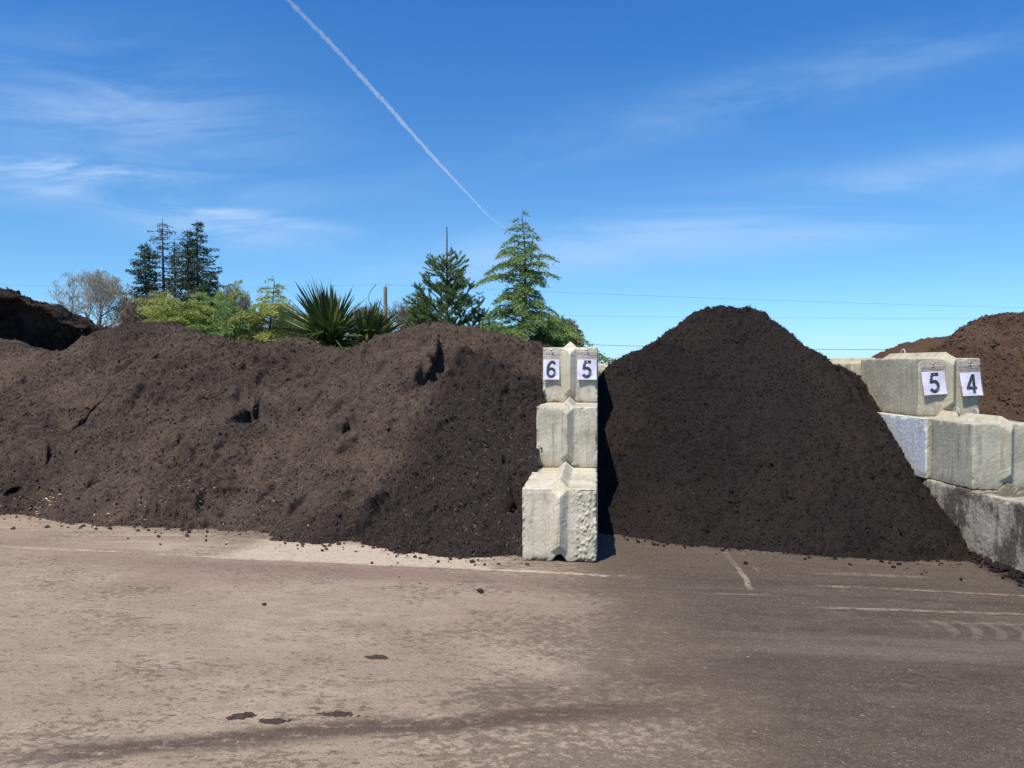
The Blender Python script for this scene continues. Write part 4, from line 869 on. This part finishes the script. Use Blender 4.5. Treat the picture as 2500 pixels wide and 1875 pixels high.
far_fir(base_at(455, D_ - 8), hgt(600, D_), 8.0, 11, 'low dark fir at the right foot of the clump', sparse=1.1)
far_fir(base_at(275, 100), hgt(640, 100), 4.0, 13, 'small dark conifer left of the fir clump', sparse=.8)

# ---- nursery conifers right behind the bank
GN = 'young conifers standing behind the bank'
def nb(u, d): p = K(u, 800, d); return (p[0], d, 0.0)
near_fir(nb(405, 15.5), hgt(620, 15.5), 1.9, 41, 'yellow green fir leaning right with a pale bare stem and bent tip', m_ycyp, leader=.04, lean=(0.32, 0), group=GN, barkm=m_pale, needle=.05, up=.9, nwh=7, start=.3)
cypress(nb(345, 14.6), hgt(620, 14.6), 2.0, 42, 'leftmost yellow green cypress behind the bank', m_ycyp, group=GN, dens=.9, power=.6, droop=.5)
cypress(nb(398, 14.2), hgt(632, 14.2), 2.6, 43, 'low yellow green cypress under the leaning fir', m_ycyp, group=GN, dens=1.0, power=.5, droop=.6)
cypress(nb(455, 14.8), hgt(625, 14.8), 2.3, 44, 'green cypress between the leaning fir and the drooping tipped one', m_cyp, group=GN, dens=1.0, power=.5, droop=.7)
cypress(nb(560, 14.4), hgt(598, 14.4), 2.3, 45, 'lime green cypress with a drooping tip left of the sword-leaved plant', m_ycyp, lean=(0.10, 0), group=GN, dens=1.1, power=.62, droop=.8)
cypress(nb(505, 14.0), hgt(630, 14.0), 2.2, 46, 'low green cypress at the left side of the drooping tipped one', m_cyp, group=GN, dens=.9, power=.5)
cypress(nb(622, 15.5), hgt(705, 15.5), 1.4, 47, 'small yellow green cypress peeping out left of the sword-leaved plant', m_ycyp, group=GN, dens=.9, power=.5)
near_fir(nb(966, 14.0), hgt(490, 14.0), 2.7, 48, 'dark green fir with a long bare leader above upswept shoots', m_nfir, leader=.17, group=GN, nwh=10, up=.85, power=.6)
near_fir(nb(905, 14.6), hgt(630, 14.6), 1.7, 49, 'short bushy fir at the left foot of the one with the long leader', m_nfir, leader=.06, group=GN, nwh=9, up=.6)
near_fir(nb(1035, 14.3), hgt(640, 14.3), 1.6, 50, 'short fir squeezed between the long leader fir and the tall cypress', m_nfir, leader=.06, group=GN, nwh=9, up=.7)
cypress(nb(1135, 14.0), hgt(452, 14.0), 3.1, 51, 'tallest cypress with drooping sprays, behind the block stack', m_cyp, lean=(-0.015, 0), group=GN, dens=1.0, power=.9, droop=.85)
cypress(nb(1060, 14.6), hgt(680, 14.6), 1.9, 52, 'low cypress at the left foot of the tallest one', m_cyp, group=GN, dens=1.2, power=.5)
cypress(nb(1190, 14.4), hgt(690, 14.4), 2.6, 53, 'low cypress spreading sprays past the right of the block stack', m_cyp, group=GN, dens=1.2, power=.5)

# ---- sword-leaved clump
def sword_plant(base, n, L0, seed, label, tiltc=(0, 0), spread=1.0):
    rng = np.random.default_rng(seed); mb = MB(); root = empty('sword_leaved_plant', base, 0, label, 'plant', 'sword-leaved plants behind the bank')
    for i in range(n):
        el = R(rng.uniform(-12, 88) if rng.random() < .75 else rng.uniform(50, 90)); az = rng.random() * 6.28; L = L0 * rng.uniform(.7, 1.12) * (1.0 if rng.random() < .93 else 1.25)
        h = np.array([math.cos(az), math.sin(az), 0]); k = 6; s = np.linspace(0, 1, k); sag = rng.uniform(.02, .22) * math.cos(el)
        P = np.array([0, 0, .0]) + h * (L * s * math.cos(el) * spread)[:, None] + np.array([0, 0, 1]) * (L * s * math.sin(el) - sag * L * s ** 2.2)[:, None]
        P[:, 0] += tiltc[0] * s * L; P = P + h * 0.04 + np.array([0, 0, rng.uniform(-.12, .12)]) + rng.normal(size=3) * .02
        t_ = np.gradient(P, axis=0); sd = np.cross(t_, [0, 0, 1.0]) + 1e-4 * rng.normal(size=3); sd /= np.linalg.norm(sd, axis=1)[:, None]; nm = np.cross(sd, t_); nm /= np.linalg.norm(nm, axis=1)[:, None] + 1e-9
        rl = rng.normal() * .6; sd = sd * math.cos(rl) + nm * math.sin(rl); nm = np.cross(sd, t_); nm /= np.linalg.norm(nm, axis=1)[:, None] + 1e-9
        wd = 0.024 * np.array([.7, 1, 1.05, .9, .6, .04])[:, None] * rng.uniform(.8, 1.15)
        V = np.concatenate([P - sd * wd + nm * wd * .35, P, P + sd * wd + nm * wd * .35]); Fc = []
        for j in range(k - 1): Fc += [(j, k + j, k + j + 1, j + 1), (k + j, 2 * k + j, 2 * k + j + 1, k + j + 1)]
        mb.add(V, Fc)
    mb.build('foliage', m_yuc, root, smooth=True)
    t = MB(); t.tube([(0, 0, -base[2]), (0.03, 0, -base[2] * .5), (0, 0, 0.1)], [.09, .08, .06], 8); t.build('stem', m_barkd, root)
p = K(712, 735, 13.0); sword_plant((p[0], 13.0, p[2]), 360, 0.92, 3, 'large clump of stiff green sword-shaped leaves rising behind the bank', (-.05, 0))
p = K(795, 745, 13.2); sword_plant((p[0], 13.2, p[2]), 190, 0.70, 4, 'smaller clump of sword-shaped leaves leaning right of the large one', (.25, 0), .9)

# ---- utility pole and lines
m_pole = bark('weathered_pole', (0.18, 0.145, 0.11), (0.30, 0.25, 0.20)); m_met, g, b = mat('grey_metal', 0.5, 0.5); b.inputs['Base Color'].default_value = (0.5, 0.52, 0.53, 1)
m_wire, g, b = mat('wire_black', 0.3, 0.6); b.inputs['Base Color'].default_value = (0.03, 0.032, 0.035, 1)
DP = 60; pb = K(833, 790, DP); topz = K(0, 620, DP)[2]
root = empty('utility_pole', (pb[0], DP, 0), 0, 'weathered wooden utility pole behind the sword-leaved plants', 'utility pole')
t = MB(); t.tube([(0, 0, -.5), (0, 0, topz)], [.19, .14], 10, cap=True); t.build('pole', m_pole, root)
t = MB(); t.tube([(0, 0, topz), (0, 0, topz + .18)], [.05, .07], 8, cap=True); t.tube([(-.45, 0, topz + .2), (.45, 0, topz + .16)], .02, 5); t.build('insulator', m_met, root)
t = MB(); t.tube([(-.12, -.1, topz - 2.2), (-.8, -.1, topz - 1.9), (-.95, -.1, topz - 1.6)], .03, 5); t.tube([(-.9, -.12, topz - 1.75), (-.72, -.12, topz - 2.4)], .1, 8, cap=True); t.tube([(-.1, -.1, topz - 2.0), (-.02, -.1, topz - 3.4)], .05, 5); t.build('fuse_cutout', m_met, root)
t = MB(); th = np.linspace(0, 1, 12); t.tube(np.stack([-.9 - .5 * np.sin(th * 3.14) * 1 + .2 * th, 0 * th - .1, topz - 1.7 + 1.9 * th], -1), .022, 4); t.tube(np.stack([-.9 + .8 * th, 0 * th - .1, topz - 1.7 + .5 * np.sin(th * 3.14)], -1), .022, 4); t.build('jumper_wire', m_wire, root)
def line(a, b, sag, r, label):
    t = MB(); s = np.linspace(0, 1, 30); P = np.outer(1 - s, a) + np.outer(s, b); P[:, 2] -= sag * 4 * s * (1 - s); t.tube(P, r, 4)
    tag(t.build('power_line', m_wire), label, 'power line', 'overhead lines on the utility pole')
tp = np.array([pb[0], DP, topz + .2])
line(tp, K(2330, 668, 52), 0.15, .006, 'uppermost thin overhead line running right from the utility pole')
line(np.array([pb[0], DP, K(0, 676, DP)[2]]), K(2330, 689, 52), 0.1, .0055, 'middle thin overhead line running right behind the black heap')
line(np.array([pb[0], DP, K(0, 722, DP)[2]]), K(2330, 752, 46), 0.5, .014, 'lowest and thickest overhead line running right behind the black heap')
line(K(-120, 612, 70), tp, 0.25, .0045, 'faint overhead line running left from the utility pole top')
t = MB(); pw_ = W(962, 800, 58); t.tube([(0, 0, -.3), (0, 0, K(0, 700, 58)[2])], [.06, .06], 6, cap=True)
t.build('marker_post', m_met, loc=(pw_[0], 58, 0)); tag(bpy.data.objects['marker_post'], 'thin pale post just right of the utility pole', 'post')
# ---- far wooded skyline
m_wood = leafmat('far_wood', (0.03, 0.06, 0.05), (0.06, 0.10, 0.07), trans=.1, sc_=.05)
rng = np.random.default_rng(77); mb = MB(); N = 14000; px = rng.uniform(-700, 900, N); hh = np.interp(px, [-700, 150, 260, 900], [8, 7, 1.5, 1.5]) + 3 * vnoise(px / 40, px * 0, 3) + 1.5 * vnoise(px / 7, px * 0, 4)
P = np.stack([px, 700 + rng.normal(size=N) * 12, hh * rng.random(N) ** .7], -1); mb.leaves(P, rng.normal(size=(N, 3)) + np.array([0, 0, 1.2]), rng.uniform(1.5, 3, N), rng.uniform(.8, 1.6, N), rng)
tag(mb.build('distant_wood', m_wood), 'dark strip of distant trees on the horizon', 'woods', kind='stuff')

mb = MB(); N = 26000; px = rng.uniform(-130, 2, N); hh = 5.2 + 3 * vnoise(px / 9, px * 0, 13) + 1.5 * vnoise(px / 2, px * 0, 14)
P = np.stack([px, 150 + rng.normal(size=N) * 4, hh * rng.random(N) ** .8], -1); mb.leaves(P, rng.normal(size=(N, 3)) + np.array([0, 0, 1.5]), rng.uniform(.5, 1.1, N), rng.uniform(.12, .3, N), rng)
m_scrub = leafmat('winter_scrub', (0.10, 0.10, 0.06), (0.22, 0.18, 0.13), trans=.1, sc_=.1)
tag(mb.build('scrub', m_scrub), 'low brownish scrub along the field edge beyond the trees', 'scrub', kind='stuff')
# ---------------------------------------------------------------- contrail
m_ct = bpy.data.materials.new('ice_trail'); m_ct.use_nodes = True; nt = m_ct.node_tree; nt.nodes.clear()
out = nt.nodes.new('ShaderNodeOutputMaterial'); pv = nt.nodes.new('ShaderNodeVolumePrincipled'); pv.inputs['Color'].default_value = (1, 1, 1, 1); pv.inputs['Density'].default_value = 0.0065; pv.inputs['Anisotropy'].default_value = 0.0
nt.links.new(pv.outputs[0], out.inputs['Volume'])
cp = [(690, -15, 12), (830, 130, 12), (950, 262, 11), (1050, 375, 9), (1110, 440, 6.5), (1150, 482, 5), (1190, 525, 4), (1222, 550, 3), (1254, 572, 1.5)]
cp = np.array(cp, float); s = np.linspace(0, len(cp) - 1, 700); uu = np.interp(s, range(len(cp)), cp[:, 0]); vv = np.interp(s, range(len(cp)), cp[:, 1]); wd = np.interp(s, range(len(cp)), cp[:, 2])
P = []; Rr = []
for i in range(len(s)):
    sl_ = (892 - vv[i]) / F; d = 2000 / sl_; P.append(W(uu[i], vv[i], d)); Rr.append(wd[i] / 2 / F * d)
P = np.array(P); Rr = np.array(Rr); nn = 14; th = np.arange(nn) / nn * 2 * math.pi
T = np.gradient(P, axis=0); T /= np.linalg.norm(T, axis=1)[:, None]; a_ = np.cross(T, [0, 0, 1.0]); a_ /= np.linalg.norm(a_, axis=1)[:, None]; b_ = np.cross(T, a_)
S_ = np.repeat(np.arange(len(s))[:, None], nn, 1) * 1.0; TH = np.repeat(th[None, :], len(s), 0)
rr = Rr[:, None] * (0.72 + 0.75 * np.clip(fbm(S_ * .33, np.cos(TH) * 1.3 + 7, 3, 4) + .25, 0, 1) + .25 * fbm(S_ * .5, np.sin(TH) * 2, 9, 2))
V = P[:, None, :] + rr[..., None] * (np.cos(TH)[..., None] * a_[:, None, :] + np.sin(TH)[..., None] * b_[:, None, :])
mb = MB(); i = np.arange(len(s) - 1)[:, None] * nn; j = np.arange(nn)[None, :]; j2 = (j + 1) % nn
mb.add(V.reshape(-1, 3), np.stack([i + j, i + j2, i + nn + j2, i + nn + j], -1).reshape(-1, 4))
for e in (0, len(s) - 1):
    mb.add(np.vstack([V[e], P[e][None]]), [[q, (q + 1) % nn, nn, nn] for q in range(nn)])
tag(mb.build('contrail', m_ct), 'thin white aircraft trail slanting across the blue sky', 'contrail')
